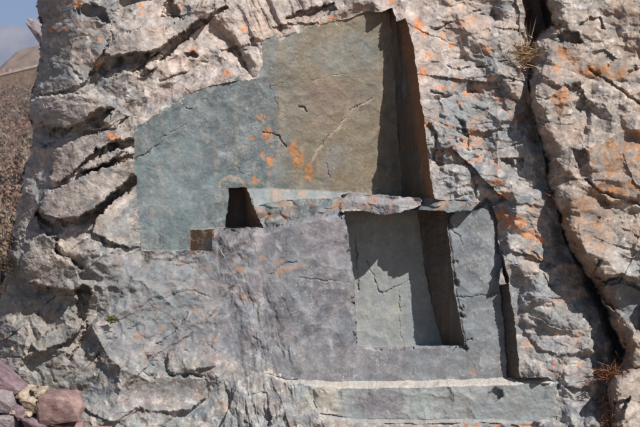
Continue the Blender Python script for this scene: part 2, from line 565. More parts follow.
PCRACKS = [  # in the dressed faces
    ([(372, 99), (360, 104), (350, 111), (342, 122), (335, 132), (326, 139), (318, 150)], .7, .022),
    ([(262, 132), (270, 133), (277, 136), (283, 143), (286, 147)], 1.0, .04),
    ([(270, 85), (276, 100), (279, 112), (285, 114)], .6, .014),
    ([(300, 106), (306, 111), (304, 108)], 1.2, .03),
    ([(134, 160), (146, 153), (160, 144)], .7, .03),
    ([(160, 139), (172, 132), (186, 124)], .6, .02),
    ([(186, 108), (192, 109)], .8, .02),
    ([(312, 80), (340, 74), (366, 76)], .5, .008),
    ([(262, 96), (272, 86), (290, 80)], .5, .010),
    ([(355, 236), (357, 262), (358, 290)], .8, .03),
    ([(366, 262), (374, 276), (378, 292), (392, 289), (402, 284), (413, 279)], .8, .03),
    ([(400, 290), (399, 310), (400, 330), (403, 346)], .6, .02),
    ([(454, 232), (460, 238), (463, 246)], .7, .02),
    ([(455, 297), (472, 296), (499, 293)], .7, .02),
    ([(270, 275), (283, 265), (296, 262)], .9, .02),
    ([(300, 278), (330, 280), (352, 284)], .7, .02),
    ([(462, 344), (472, 338)], .8, .03),
    ([(236, 165), (240, 172), (252, 180)], .6, .01),
    ([(270, 166), (276, 150)], .6, .012),
    ([(330, 150), (327, 165), (330, 178)], .9, .015),
]

def rampd(U, V, A, B):
    a = seg_dist(U, V, A, False); b = seg_dist(U, V, B, False)
    return a / (a + b + 1e-6)

def build_depth(U, V, rid, rough_d):
    """depth of every vertex: dressed regions override the living rock"""
    D = rough_d.copy()
    x, y = U * PX, V * PX
    und = fbm(x * 1.3, y * 1.3, 201, 4) * .022 + fbm(x * 5, y * 5, 207, 5, .6) * .008
    chip = facets(x * 4.5, y * 4.5, 211, .5, .4, .2)
    chipm = sstep(.1, .5, fbm(x * 1.1, y * 1.1, 213, 3))
    bwx = fbm(x * 2.2, y * 2.2, 215, 4) * .25
    dress = und + chip * .014 * (.3 + chipm) + bowls(x * 4.6 + bwx * 3, y * 4.2 + bwx * 2, 217) * .026 * (.3 + sstep(-.4, .3, fbm(x * .9, y * .9, 216, 3))) + fbm(x * 22, y * 22, 219, 4, .65) * .0035
    streak = fbm(x * 14 + .3 * y, y * 1.1, 223, 4, .6) * .012 + fbm(x * 5, y * .6, 227, 3) * .02
    I = {n: i + 1 for i, n in enumerate(RNAMES)}
    def setr(n, val):
        m = rid == I[n]
        D[m] = val[m] if isinstance(val, np.ndarray) else val
    pd = d_panel(U, V)
    pn = pd + dress * .7
    # the tan sheet stands a little proud of the blue-grey one
    pn = pn + .007 * sstep(-2, 2, (U + 4 * fbm(x * 2, y * 2, 231, 3)) - (270 + (V - 60) * .05)) * sstep(190, 150, V)
    pcr = np.zeros(U.shape, np.float32)
    cw, cvv = warp(U, V, 3.2, 7, 233)
    thin = .35 + .9 * sstep(-.3, .4, fbm(x * 3, y * 3, 239, 3))
    for p, w, dp in PCRACKS:
        crack(pcr, cw, cvv, p, w * .62, dp * 1.3)
    pcr *= thin
    pn = pn + pcr
    setr('carved_panel', pn)
    fd = d_front(U, V)
    front = fd + dress * .75
    blk = sstep(300, 235, U) * sstep(235, 330, V)
    blk = np.maximum(blk, sstep(275, 225, U) * .8)
    front = front + (rough_d + .1) * .55 * blk + fbm(x * 3, y * 3, 229, 5, .55) * .010 * sstep(345, 300, U)
    lf = sstep(44, 0, seg_dist(U, V, [(214, 236), (217, 265), (224, 300), (232, 330), (240, 362), (262, 371)], False) + 10 * fbm(x * 1.5, y * 1.5, 247, 4))
    front = front + (rough_d - front) * lf * .9
    # rounded worn shoulder on the block's upper left and on the right-hand pillar
    front = front - .05 * sstep(10, 0, seg_dist(U, V, [(214, 229), (263, 228), (300, 217), (338, 210)], False)) ** 2
    front = front - .10 * sstep(8, 0, seg_dist(U, V, [(472, 211), (487, 198), (498, 222), (500, 250)], False)) ** 2
    front = front + pcr
    m_ = rid == I['block_front']
    de = np.full(U.shape, 99.0)
    de[m_] = seg_dist(U[m_], V[m_], [(214, 229), (263, 228), (300, 217), (338, 210), (344, 213), (348, 235), (353, 275), (358, 347), (466, 346), (460, 320), (451, 250), (446, 213), (480, 202)], False)
    chp = sstep(.05, .3, fbm(x * 3.3, y * 3.3, 243, 4, .6))
    front = front - .02 * sstep(2.0, 0, de) - .09 * chp * sstep(5.5, 1.0, de + 3 * fbm(x * 9, y * 9, 245, 3))
    m_ = (U > 268) & (U < 562) & (V > 345) & (V < 382)
    setr('block_front', front)
    nb = d_niche(U, V) + dress * .8 + pcr
    setr('niche_back', nb)
    t = rampd(U, V, WALL_C, WALL_F)
    wf = .05 + .04 * fbm(x * .8, y * .8, 241, 3)
    groove = -.06 * np.exp(-((U - (398 + (V - 20) * .06)) / 1.2) ** 2) * sstep(90, 30, V)
    setr('recess_side_wall', pd + (wf - pd) * t ** 1.15 + streak * 1.3 + groove)
    t = rampd(U, V, NW_C, NW_F)
    setr('niche_side_wall', d_niche(U, V) + (fd + .02 - d_niche(U, V)) * t ** 1.1 + streak)
    tz = pd - .50
    setr('small_niche_back', tz + streak * .6)
    t = rampd(U, V, TZ_C, TZ_F)
    bandf = -.42 + .0 * U
    setr('small_niche_wall', tz + (bandf - tz) * t + streak)
    t = rampd(U, V, ST_C, ST_F)
    setr('step_side_wall', pd + (fd - .03 - pd) * t + streak * 1.6)
    t = rampd(U, V, RS_C, RS_F)
    setr('slot_side_wall', fd - .06 + (.36 + 0 * fd) * t ** 1.2 + streak)
    t = rampd(U, V, RS2_C, RS2_F)
    setr('notch_side_wall', fd - .10 + .30 * t + streak)
    # shelf between the panel and the block
    rub = facets(x * 5 + und * 10, y * 8, 251, .9, .5, .5)
    bt = sstep(198, 214, V)
    right = sstep(400, 440, U)
    bd = -.50 + .14 * bt + rub * .07 + dress * 2 + .42 * right
    setr('ledge_band', bd)
    setr('ledge_strip', -.58 + .010 * (V - 190) + dress)
    sl_w = sstep(341, 385, U) * sstep(424, 412, U)
    slab_d = -.62 + .0136 * np.clip(U - 341, 0, 58) + .02 * rub + dress
    slab_d = slab_d - (.04 + .26 * sl_w) * sstep(202, 195.5, V - (U - 341) * .06)
    setr('ledge_slab', slab_d)
    t = rampd(U, V, LEDGE_B, LEDGE_F)
    sd_ = d_step(U, V)
    lt = fd + (sd_ - fd) * t + dress * 1.2 - .05 * sstep(.6, 1, t)
    lt = lt + (rough_d - lt) * np.maximum(sstep(300, 268, U), sstep(530, 552, U)) * .7
    setr('step_ledge', lt)
    st = sd_ + dress * 1.6
    stamp(st, U, V, [(488, 394), (494, 388), (502, 391), (503, 396), (494, 402), (488, 401)], -.10, 1.2)
    em = np.maximum(sstep(34, 4, seg_dist(U, V, [(284, 383), (300, 402), (318, 413)], False)), sstep(14, 0, seg_dist(U, V, [(557, 383), (558, 416)], False)))
    st = st + (rough_d - st) * em * .85
    setr('lower_step', st)
    t = rampd(U, V, LOW_B, LOW_F)
    setr('lower_ledge', sd_ + .10 * t + dress)
    return D

# ---------------------------------------------------------- colours of the stone
def mixm(col, m, rgb):
    return col + (np.asarray(rgb) - col) * m[..., None]

def blob(U, V, cx, cy, ru, rv, rot=0, wob=.35, seed=0):
    out = np.zeros(U.shape, np.float32)
    k = 1.4 + wob * 1.1
    e = max(ru, rv) * k if rot else 0
    m = (np.abs(U - cx) < max(ru * k, e)) & (np.abs(V - cy) < max(rv * k, e))
    if not m.any():
        return out
    u, v = U[m], V[m]
    a = math.radians(rot)
    du, dv = u - cx, v - cy
    p = (du * math.cos(a) + dv * math.sin(a)) / ru
    q = (-du * math.sin(a) + dv * math.cos(a)) / rv
    r = np.sqrt(p * p + q * q) + wob * fbm(u / max(3, ru * .5), v / max(3, rv * .5), 301 + seed, 5, .68) * 1.6
    out[m] = sstep(1.15, .72, r)
    return out

PINK = srgb(168, 152, 144); BEIGE = srgb(158, 148, 136); PALE = srgb(206, 198, 190); GREYB = srgb(124, 128, 129); TEAL = srgb(122, 138, 138)
DARKG = srgb(84, 80, 78); ORANGE = srgb(190, 118, 66); OCHRE = srgb(178, 122, 66); RUST = srgb(128, 84, 58)
SLATE = srgb(107, 114, 114); SLATEL = srgb(142, 146, 144); TAN = srgb(128, 113, 92); PURP = srgb(128, 120, 126); BROWN = srgb(112, 84, 60)
DUST = srgb(172, 166, 158)

LICHEN = [(78, 4, 6, 4), (58, 20, 3, 3), (51, 28, 4, 3), (64, 29, 4, 2.5), (97, 64, 4, 3), (141, 7, 3, 2.5), (141, 14, 3, 2), (112, 137, 6, 5), (100, 40, 2, 2), (181, 5, 2, 2),
          (244, 29, 5, 3), (227, 73, 5, 3), (192, 49, 3, 2), (186, 92, 5, 2), (332, 18, 4, 3), (323, 24, 4, 2.5), (354, 9, 3, 2), (392, 1, 4, 2.5), (418, 25, 6, 7), (424, 34, 4, 4), (423, 72, 5, 6),
          (428, 56, 3, 4), (443, 35, 3, 3), (443, 88, 3, 3), (454, 86, 3, 2.5), (467, 94, 4, 3), (427, 124, 4, 4), (464, 25, 4, 3), (437, 88, 3, 2), (487, 50, 6, 4),
          (452, 45, 3, 3), (440, 154, 3, 2), (460, 105, 3, 2), (498, 215, 9, 6), (514, 222, 13, 7), (540, 240, 8, 5), (528, 234, 10, 6), (478, 160, 3, 3), (497, 182, 6, 4), (505, 195, 7, 4)]

def face_colour(U, V, rid, id1, id2):
    x, y = U * PX, V * PX
    n1 = fbm(x * .8, y * .8, 311, 5, .6)
    n2 = fbm(x * 2.6, y * 2.6, 317, 5, .62)
    n3 = fbm(x * 7, y * 7, 323, 5, .65)
    n4 = fbm(x * 20, y * 20, 331, 4, .65)
    sh = U.shape
    n5 = fbm(x * 1.5, y * 2.1, 319, 7, .7)
    c = np.empty(sh + (3,)); c[:] = srgb(164, 153, 142)
    top = sstep(150, 70, V) * sstep(110, 170, U) * sstep(500, 420, U)
    c = mixm(c, top * .85, srgb(180, 163, 151))
    lu = sstep(125, 95, U) * sstep(135, 90, V)                # greyer lichen-crusted mass at the upper left
    c = mixm(c, lu * .8, srgb(142, 135, 129))
    ls = sstep(150, 120, U) * sstep(110, 140, V) * sstep(250, 225, V)
    c = mixm(c, ls * .6, srgb(170, 156, 145))
    rc = sstep(415, 450, U) * sstep(50, 110, V)                # cooler stone right of the carving
    c = mixm(c, rc * .8, srgb(158, 156, 153))
    ll = sstep(300, 240, U) * sstep(225, 270, V)               # mottled blue-grey stone at the lower left
    lb_ = sstep(340, 280, U) * sstep(360, 385, V)
    ll = np.maximum(ll, lb_)
    c = mixm(c, ll * .85, srgb(146, 145, 140))
    c = mixm(c, ll * sstep(-.05, .25, n5 + .3 * n3) * .7, srgb(122, 133, 134))
    c = mixm(c, ll * sstep(.02, .3, -n5 + .4 * n3) * .55, srgb(142, 122, 104))
    c = mixm(c, sstep(120, 220, U) * ll * sstep(.0, .3, n2) * .5, srgb(126, 118, 122))
    c = mixm(c, (1 - ll) * (1 - .5 * top) * sstep(-.02, .3, n5) * .5, srgb(134, 134, 131))
    c = mixm(c, rc * sstep(-.02, .25, -n5 + .3 * n3) * .6, srgb(116, 124, 127))
    c = mixm(c, sstep(.04, .34, n3 + .3 * n4) * .55, PALE)
    c = mixm(c, sstep(.08, .36, -n3 + .4 * n4) * .58, srgb(98, 94, 91))
    c = mixm(c, sstep(.25, .45, n4 + .3 * n3) * .3, srgb(214, 206, 198))
    c = mixm(c, sstep(.28, .5, -n4) * .35, srgb(84, 80, 78))
    st1 = sstep(.04, .34, fbm(x * 1.1 + .4 * n3, y * 1.6, 367, 6, .66))
    c = mixm(c, st1 * (.42 - .2 * ll) * sstep(-.35, .15, n4), srgb(170, 138, 112))
    st2 = sstep(.08, .34, fbm(x * 2.3, y * 3.1 + .3 * n3, 369, 6, .66))
    c = mixm(c, st2 * .42, srgb(112, 100, 92))
    fl = sstep(.22, .42, fbm(x * 6, y * 5, 373, 5, .66)) * ll
    c = mixm(c, fl * .6, srgb(168, 124, 88))
    apc = sstep(80, 140, U) * sstep(300, 235, U) * sstep(244, 264, V) * sstep(372, 345, V)
    c = mixm(c, ll * sstep(140, 60, U) * .5 * sstep(-.3, .2, n2), srgb(160, 146, 126))
    c = mixm(c, ll * sstep(140, 60, U) * .4 * sstep(.0, .3, -n2 + .3 * n3), srgb(124, 104, 86))
    c = mixm(c, apc * .5, srgb(118, 120, 125))
    c = mixm(c, apc * sstep(.0, .3, n5) * .4, srgb(112, 104, 108))
    c = mixm(c, apc * fl * .6, srgb(168, 124, 88))
    c = mixm(c, sstep(.2, .6, id2 * .6 + n2 * .5) * .18, srgb(150, 140, 140))
    # orange film on the right-hand rock
    orf = sstep(.05, .4, fbm(x * 1.7, y * 1.7, 341, 5, .65) + .25 * n3) * (rc * .85 + .5 * sstep(400, 440, U) * sstep(120, 40, V)) * sstep(-.3, .2, n4 + .4 * n3)
    c = mixm(c, orf, srgb(182, 134, 100))
    # blue-green fresh stone patches
    for b in [(120, 62, 18, 8, -10), (185, 18, 16, 12, -30), (125, 82, 11, 9, 0), (55, 75, 22, 8, 20), (103, 200, 22, 4, -38), (115, 225, 26, 12, 25), (100, 270, 14, 8, -20), (150, 300, 50, 35, 0), (60, 335, 22, 6, -20),
              (60, 378, 40, 8, 0), (65, 388, 22, 4, 0), (450, 130, 16, 20, 0), (470, 110, 40, 12, 0), (545, 285, 18, 14, 0), (560, 320, 20, 14, 0), (475, 60, 18, 6, 0)]:
        c = mixm(c, blob(U, V, *b, wob=.5, seed=int(b[0])) * .5 * sstep(-.3, .1, n3), srgb(118, 127, 127))
    for b in [(75, 100, 34, 9, -5), (50, 262, 20, 18, 20), (98, 160, 16, 3, -30), (90, 190, 42, 9, -33), (40, 106, 10, 8, 0), (270, 60, 30, 12, -10), (150, 42, 20, 6, -25)]:
        c = mixm(c, blob(U, V, *b, wob=.45, seed=int(b[0]) + 5) * .45, srgb(196, 182, 168))
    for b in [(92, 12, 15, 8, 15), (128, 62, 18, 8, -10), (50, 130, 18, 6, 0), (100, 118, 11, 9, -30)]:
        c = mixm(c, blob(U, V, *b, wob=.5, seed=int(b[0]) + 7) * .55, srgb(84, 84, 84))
    dk = sstep(.06, .30, fbm(x * 2.7 + .3 * n4, y * 3.6, 377, 6, .68))
    c = mixm(c, dk * (.6 - .25 * top), srgb(104, 112, 117))
    dk2 = sstep(.10, .32, fbm(x * 6 + .3 * n4, y * 7.5, 379, 5, .68))
    c = mixm(c, dk2 * .45, srgb(96, 90, 90))
    c = c * np.array([.88, .885, .90]) * (1 + .06 * top)[..., None]
    I = {n: i + 1 for i, n in enumerate(RNAMES)}
    def R_(n): return (rid == I[n])
    # blue-grey dressed stone
    s = np.empty(sh + (3,)); s[:] = SLATE
    bw = bowls(x * 4.6 + n2 * .6, y * 4.2 + n2 * .5, 217)
    _, k1 = blocks(x * 2.6 + n2 * .5 + n3 * .25, y * 3.0 + n1 * .6 + n3 * .25, 353)
    _, k2 = blocks(x * 7.5 + n2 * .9 + n4 * .2, y * 8.5 + n3 * .6, 355)
    flake = (.80 + .34 * k1) * (.84 + .30 * k2)
    vst = fbm(x * 9 + n2 * .4, y * .7, 357, 5, .65)
    flake = flake * (1 + .16 * vst)
    s = mixm(s, sstep(-.2, .4, n2) * .4, srgb(122, 125, 126))
    s = mixm(s, sstep(.08, .3, n3) * .35, SLATEL)
    s = mixm(s, sstep(.10, .3, -n3 + .2 * n2) * .4, srgb(82, 91, 94))
    s = mixm(s, sstep(.20, .42, bw + .1 * n3) * .22, srgb(160, 164, 160))
    vmask = sstep(-.1, .3, fbm(x * 1.2, y * 1.2, 359, 3))
    v1 = np.abs(fbm(x * 3.2, y * 4.2, 363, 5, .6)); v2 = np.abs(fbm(x * 5.5, y * 5.0, 365, 5, .6))
    vein_l = sstep(.018, .004, v1) * vmask * .5
    vein_d = sstep(.016, .004, v2) * sstep(.0, .4, -n2 + .2) * .45
    s = s * flake[..., None] * .93
    s = mixm(s, sstep(-.02, .3, -n5 + .2 * n3) * .4, srgb(112, 108, 112))
    s = mixm(s, sstep(.05, .3, fbm(x * 2.2, y * 1.3, 375, 6, .7)) * .4, srgb(92, 104, 108))
    s = mixm(s, vein_l, srgb(176, 174, 166))
    s = mixm(s, vein_d, srgb(74, 80, 82))
    s = mixm(s, sstep(.22, .36, n4 + .25 * n3) * .3, srgb(146, 152, 150))
    s = mixm(s, sstep(.18, .36, -n4 + .2 * n3) * .4, srgb(84, 90, 92))
    s = mixm(s, sstep(.03, .0, np.abs(n2 - .1)) * .25, srgb(172, 172, 166))
    str_ = fbm(x * 6, y * .9, 347, 4)
    tanm = sstep(-20, 26, (U - (272 + (V - 40) * .10) + 22 * n2 + 14 * n3 + 18 * str_)) * sstep(215, 180, V)
    pc = mixm(s, tanm * .9, mixm(np.broadcast_to(TAN, sh + (3,)), sstep(-.1, .5, n2) * .45, srgb(116, 116, 104)))
    pc = mixm(pc, blob(U, V, 345, 55, 38, 22, 0, .5, 3) * .45, srgb(128, 132, 128))
    pc = mixm(pc, blob(U, V, 325, 100, 24, 24, 0, .5, 4) * .42, srgb(134, 112, 104))
    pc = mixm(pc, blob(U, V, 356, 100, 10, 12, 0, .5, 5) * .3, srgb(140, 110, 98))
    pc = mixm(pc, sstep(.15, .5, str_) * .28, srgb(160, 150, 130))
    pc = mixm(pc, blob(U, V, 212, 150, 5, 60, 0, .6, 6) * .3, srgb(92, 100, 108))
    pc = mixm(pc, blob(U, V, 330, 165, 7, 26, 12, .5, 8) * .35, srgb(150, 142, 142))
    pc = mixm(pc, blob(U, V, 175, 190, 45, 60, 0, .7, 9) * .25, srgb(132, 150, 152))
    for q in [([(372, 99), (350, 111), (340, 125), (330, 137), (318, 150), (310, 166)], 2.2), ([(312, 80), (340, 74), (372, 74)], 1.2)]:
        dd = seg_dist(*warp(U, V, 3, 8, 351), q[0], False)
        pc = mixm(pc, sstep(q[1], .2, dd) * (.5 if q[1] > 2 else .2) * sstep(-.3, .2, n3), srgb(190, 168, 144))
    for b in [(268, 134, 6, 7), (262, 117, 6, 3), (294, 148, 5, 7), (299, 160, 6, 9), (309, 172, 4, 10), (270, 161, 4, 6), (262, 155, 3, 3), (252, 138, 3, 3), (255, 180, 4, 4)]:
        pc = mixm(pc, blob(U, V, *b, 0, .75, int(b[0])) * sstep(-.3, .15, n4 + .3 * n3), mixm(np.broadcast_to(ORANGE, sh + (3,)), sstep(-.1, .3, n4), OCHRE))
    ring = np.abs(np.hypot((U - 232) / 12, (V - 186) / 9) - 1)
    pc = mixm(pc, sstep(.25, .05, ring) * sstep(190, 186, V) * .45 * sstep(-.3, .2, n4), srgb(196, 152, 106))
    for k in range(26):
        rr = random.Random(900 + k)
        b = (rr.uniform(145, 290), rr.uniform(100, 240), rr.uniform(1, 3), rr.uniform(1, 3))
        pc = mixm(pc, blob(U, V, *b, 0, .5, k) * .4, srgb(176, 142, 108))
    pc = pc * (1 + (flake - 1) * .55 * tanm)[..., None]
    pc = mixm(pc, vein_l * tanm, srgb(186, 168, 142))
    pc = mixm(pc, vein_d * tanm, srgb(92, 84, 72))
    pc = mixm(pc, tanm * sstep(.0, .35, n5) * .4, srgb(124, 126, 120))
    pc = mixm(pc, tanm * sstep(.12, .34, -n4 + .3 * n3) * .35, srgb(104, 94, 78))
    pc = pc * np.array([.86, .88, .89])
    c[R_('carved_panel')] = pc[R_('carved_panel')]
    # purplish block
    f = np.empty(sh + (3,)); f[:] = srgb(116, 113, 117)
    f = mixm(f, sstep(-.1, .4, n2) * .5, srgb(108, 118, 124))
    f = mixm(f, sstep(.08, .3, n3) * .35, srgb(146, 144, 146))
    f = mixm(f, sstep(.14, .40, bw + .12 * n3) * .4, srgb(164, 160, 158))
    f = mixm(f, blob(U, V, 320, 240, 26, 22, 0, .4, 21) * .5, srgb(132, 122, 126))
    f = mixm(f, sstep(.10, .32, -n3 + .2 * n2) * .4, srgb(86, 84, 92))
    net = np.abs(fbm(x * 4.5, y * 4.5, 361, 3))
    f = mixm(f, sstep(.05, .0, net) * .22 * sstep(255, 300, U), srgb(176, 172, 168))
    rp = sstep(436, 450, U)
    f = mixm(f, rp * .75, mixm(np.broadcast_to(srgb(122, 127, 129), sh + (3,)), sstep(.05, .4, n3) * .4, srgb(142, 144, 144)))
    f = mixm(f, blob(U, V, 475, 270, 8, 6, 0, .3, 22) * .5, srgb(104, 114, 120))
    for b in [(285, 270, 14, 3, -20), (300, 266, 8, 3, 0), (246, 298, 7, 4, 30), (240, 270, 5, 3, 0), (262, 258, 4, 3, 0), (473, 372, 5, 4, 0), (280, 262, 6, 2, -30)]:
        f = mixm(f, blob(U, V, *b, wob=.6, seed=int(b[0])) * .55, srgb(186, 136, 96))
    lb = sstep(300, 225, U)
    f = mixm(f, lb * sstep(-.1, .35, n3 + .4 * n2) * .5, srgb(150, 140, 132))
    f = mixm(f, lb * sstep(.0, .4, -n2 + .3 * n3) * .5, srgb(108, 100, 98))
    low = sstep(345, 352, V)
    f = mixm(f, low * .35, srgb(128, 127, 126))
    f = f * flake[..., None] * .80
    f = mixm(f, vein_l, srgb(184, 180, 176))
    f = mixm(f, vein_d, srgb(78, 74, 78))
    f = mixm(f, sstep(.22, .36, n4 + .25 * n3) * .3, srgb(156, 154, 154))
    f = mixm(f, sstep(.02, .3, n5) * .45, srgb(116, 124, 128))
    c[R_('block_front')] = f[R_('block_front')]
    nbk = mixm(s, .6 + 0 * U, srgb(140, 142, 139))
    nbk = mixm(nbk, sstep(.04, 0, np.abs(fbm(x * 3, y * 3, 371, 3))) * .18, srgb(190, 182, 160))
    nbk = mixm(nbk, sstep(.0, .6, str_) * .3, srgb(158, 154, 138))
    nbk = nbk * .92
    c[R_('niche_back')] = nbk[R_('niche_back')]
    # brown streaked side walls, tint darkened to deepen their shade
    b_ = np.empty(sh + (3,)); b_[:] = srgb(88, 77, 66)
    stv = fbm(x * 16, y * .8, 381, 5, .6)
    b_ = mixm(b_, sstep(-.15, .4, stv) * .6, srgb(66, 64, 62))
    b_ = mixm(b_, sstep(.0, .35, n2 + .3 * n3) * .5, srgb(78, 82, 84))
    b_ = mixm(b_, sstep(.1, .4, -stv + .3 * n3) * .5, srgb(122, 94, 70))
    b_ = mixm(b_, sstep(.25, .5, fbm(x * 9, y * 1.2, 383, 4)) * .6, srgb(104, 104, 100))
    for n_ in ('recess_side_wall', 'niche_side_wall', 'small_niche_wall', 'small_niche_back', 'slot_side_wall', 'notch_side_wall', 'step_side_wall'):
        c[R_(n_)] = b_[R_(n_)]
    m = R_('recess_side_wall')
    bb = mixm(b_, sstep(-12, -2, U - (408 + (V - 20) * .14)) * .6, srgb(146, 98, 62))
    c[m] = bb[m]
    m = R_('step_side_wall'); c[m] = mixm(b_, .6 + 0 * U, srgb(156, 124, 98))[m]  # lighter tint stands in for bounced light on this wall
    m = R_('small_niche_wall'); c[m] = mixm(b_, .55 + 0 * U, srgb(140, 100, 68))[m]  # brown lightened to make up for light missing on this wall
    # shelf
    l = mixm(s, sstep(-.1, .4, n2) * .6, srgb(150, 140, 132))
    l = mixm(l, sstep(.0, .35, fbm(x * 4, y * 6, 391, 4)) * .6, srgb(158, 116, 82))
    l = mixm(l, sstep(.15, .45, n3) * .5, srgb(92, 82, 74))
    l = l * .85
    c[R_('ledge_band')] = l[R_('ledge_band')]
    l2 = mixm(s, .5 + 0 * U, srgb(146, 148, 145))
    l2 = mixm(l2, sstep(.1, .35, fbm(x * 3, y * 3, 393, 4)) * sstep(255, 285, U) * .6, srgb(182, 132, 92))
    c[R_('ledge_strip')] = l2[R_('ledge_strip')]
    l3 = mixm(np.broadcast_to(srgb(140, 136, 136), sh + (3,)), sstep(.05, .4, n3) * .5, srgb(160, 154, 152))
    l3 = mixm(l3, sstep(.1, .4, fbm(x * 4, y * 4, 395, 4)) * .4, srgb(176, 130, 96))
    c[R_('ledge_slab')] = l3[R_('ledge_slab')]
    # dusty treads
    for n_ in ('step_ledge',):
        tr = mixm(np.broadcast_to(DUST, sh + (3,)), sstep(.1, .5, n3) * .4, srgb(176, 160, 146))
        c[R_(n_)] = tr[R_(n_)]
    g = mixm(s, .65 + 0 * U, srgb(142, 141, 137))
    g = mixm(g, blob(U, V, 382, 403, 26, 14, 0, .5, 31) * .7, srgb(112, 104, 108))
    g = mixm(g, blob(U, V, 420, 405, 18, 12, 0, .5, 32) * .5, srgb(158, 164, 156))
    g = mixm(g, blob(U, V, 320, 400, 22, 18, 0, .5, 33) * .55, srgb(184, 176, 158))
    g = mixm(g, sstep(.1, .5, n3) * .35, srgb(168, 166, 162))
    g = g * np.array([.84, .86, .88])
    c[R_('lower_step')] = g[R_('lower_step')]
    g2 = mixm(g, .35 + 0 * U, DUST)
    c[R_('lower_ledge')] = g2[R_('lower_ledge')]
    rest = rid == 0
    lic = np.zeros(sh)
    for i, b in enumerate(LICHEN):
        m = (np.abs(U - b[0]) < b[2] * 3 + 3) & (np.abs(V - b[1]) < b[3] * 3 + 3)
        if m.any():
            lic[m] = np.maximum(lic[m], blob(U[m], V[m], *b, 0, .75, i))
    lic = lic * sstep(-.28, .12, n4 + .5 * fbm(x * 45, y * 45, 399, 2))
    lic = sstep(.28, .5, lic)
    lc = mixm(np.broadcast_to(ORANGE, sh + (3,)), sstep(-.1, .3, n3) * .8, srgb(186, 128, 78))
    c = np.where(rest[..., None], mixm(c, lic * .85, lc), c)
    # scattered specks of the same lichen
    sp_ = sstep(.40, .5, fbm(x * 5.5, y * 5.5, 397, 3)) * sstep(400, 430, U)
    c = np.where(rest[..., None], mixm(c, sp_ * .7, lc), c)
    # pale dust where soil has washed below the ledges
    c = mixm(c, sstep(.5, .62, n4 + .3 * n3) * .25, PALE)
    return c

# ---------------------------------------------------------- mesh from a grid
def add_mesh(name, P, F, colr, mat, parent):
    used, inv = np.unique(F.ravel(), return_inverse=True)
    F2 = inv.reshape(F.shape).astype(np.int32)
    me = bpy.data.meshes.new(name)
    nv, nf = len(used), len(F2)
    me.vertices.add(nv)
    me.vertices.foreach_set('co', P[used].astype(np.float32).ravel())
    me.loops.add(nf * 4)
    me.loops.foreach_set('vertex_index', F2.ravel())
    me.polygons.add(nf)
    me.polygons.foreach_set('loop_start', np.arange(0, nf * 4, 4, dtype=np.int32))
    me.update(calc_edges=True)
    a = me.color_attributes.new('tint', 'FLOAT_COLOR', 'POINT')
    cc = np.ones((nv, 4), np.float32)
    cc[:, :3] = colr[used]
    a.data.foreach_set('color', cc.ravel())
    me.materials.append(mat)
    return link(name, me, parent)

def grid_faces(nr, nc):
    i = np.arange(nr * nc).reshape(nr, nc)
    return np.stack([i[:-1, :-1], i[1:, :-1], i[1:, 1:], i[:-1, 1:]], -1)

def skirt(P, F, back):
    """walls running back from the open border so that the rock is a body, not a sheet"""
    e = np.concatenate([F[:, [0, 1]], F[:, [1, 2]], F[:, [2, 3]], F[:, [3, 0]]])
    nV = len(P)
    key = np.minimum(e[:, 0], e[:, 1]).astype(np.int64) * nV + np.maximum(e[:, 0], e[:, 1])
    u, idx, cnt = np.unique(key, return_index=True, return_counts=True)
    b = e[idx[cnt == 1]]
    vs = np.unique(b)
    mp = np.full(nV, -1); mp[vs] = np.arange(len(vs)) + nV
    P2 = np.concatenate([P, P[vs] + np.asarray(back)])
    F2 = np.stack([b[:, 1], b[:, 0], mp[b[:, 0]], mp[b[:, 1]]], -1)
    return P2, F2, vs

# ================================================================== the carved outcrop
outcrop = empty('carved_outcrop', tuple(at(300, 440, 14.0)))
tag(outcrop, 'large grey and pink cliff outcrop carved with smooth stepped panels and niches', 'rock outcrop')

_rk = {'carved_panel': 2, 'recess_side_wall': 3, 'small_niche_back': 0, 'small_niche_wall': 1, 'niche_back': 1, 'niche_side_wall': 3, 'step_side_wall': 3,
       'block_front': 6, 'ledge_band': 5, 'ledge_strip': 4, 'ledge_slab': 9, 'slot_side_wall': 5, 'notch_side_wall': 5, 'step_ledge': 7, 'lower_step': 7.5, 'lower_ledge': 7.6}
rank = np.array([8] + [_rk[n] for n in RNAMES], float)
us = axis(-34, -6, 622, 640, GP)
vs = axis(-140, -6, 431, 520, GP)
U, V = np.meshgrid(us, vs)
rid = np.zeros(U.shape, int)
for k, n in enumerate(RNAMES):
    pts, fi = regs[n]
    pu = [p[0] for p in pts]; pv = [p[1] for p in pts]
    m = (U > min(pu) - 3) & (U < max(pu) + 3) & (V > min(pv) - 3) & (V < max(pv) + 3)
    i_ = inside(U[m], V[m], pts)
    t_ = rid[m]; t_[i_] = k + 1; rid[m] = t_
rid0 = rid.copy()
SU, SV = U.copy(), V.copy()
def rid_at(u, v):
    return rid0[np.clip(np.searchsorted(vs, v), 0, len(vs) - 1), np.clip(np.searchsorted(us, u), 0, len(us) - 1)]
bdall = np.full(U.shape, 1e9)
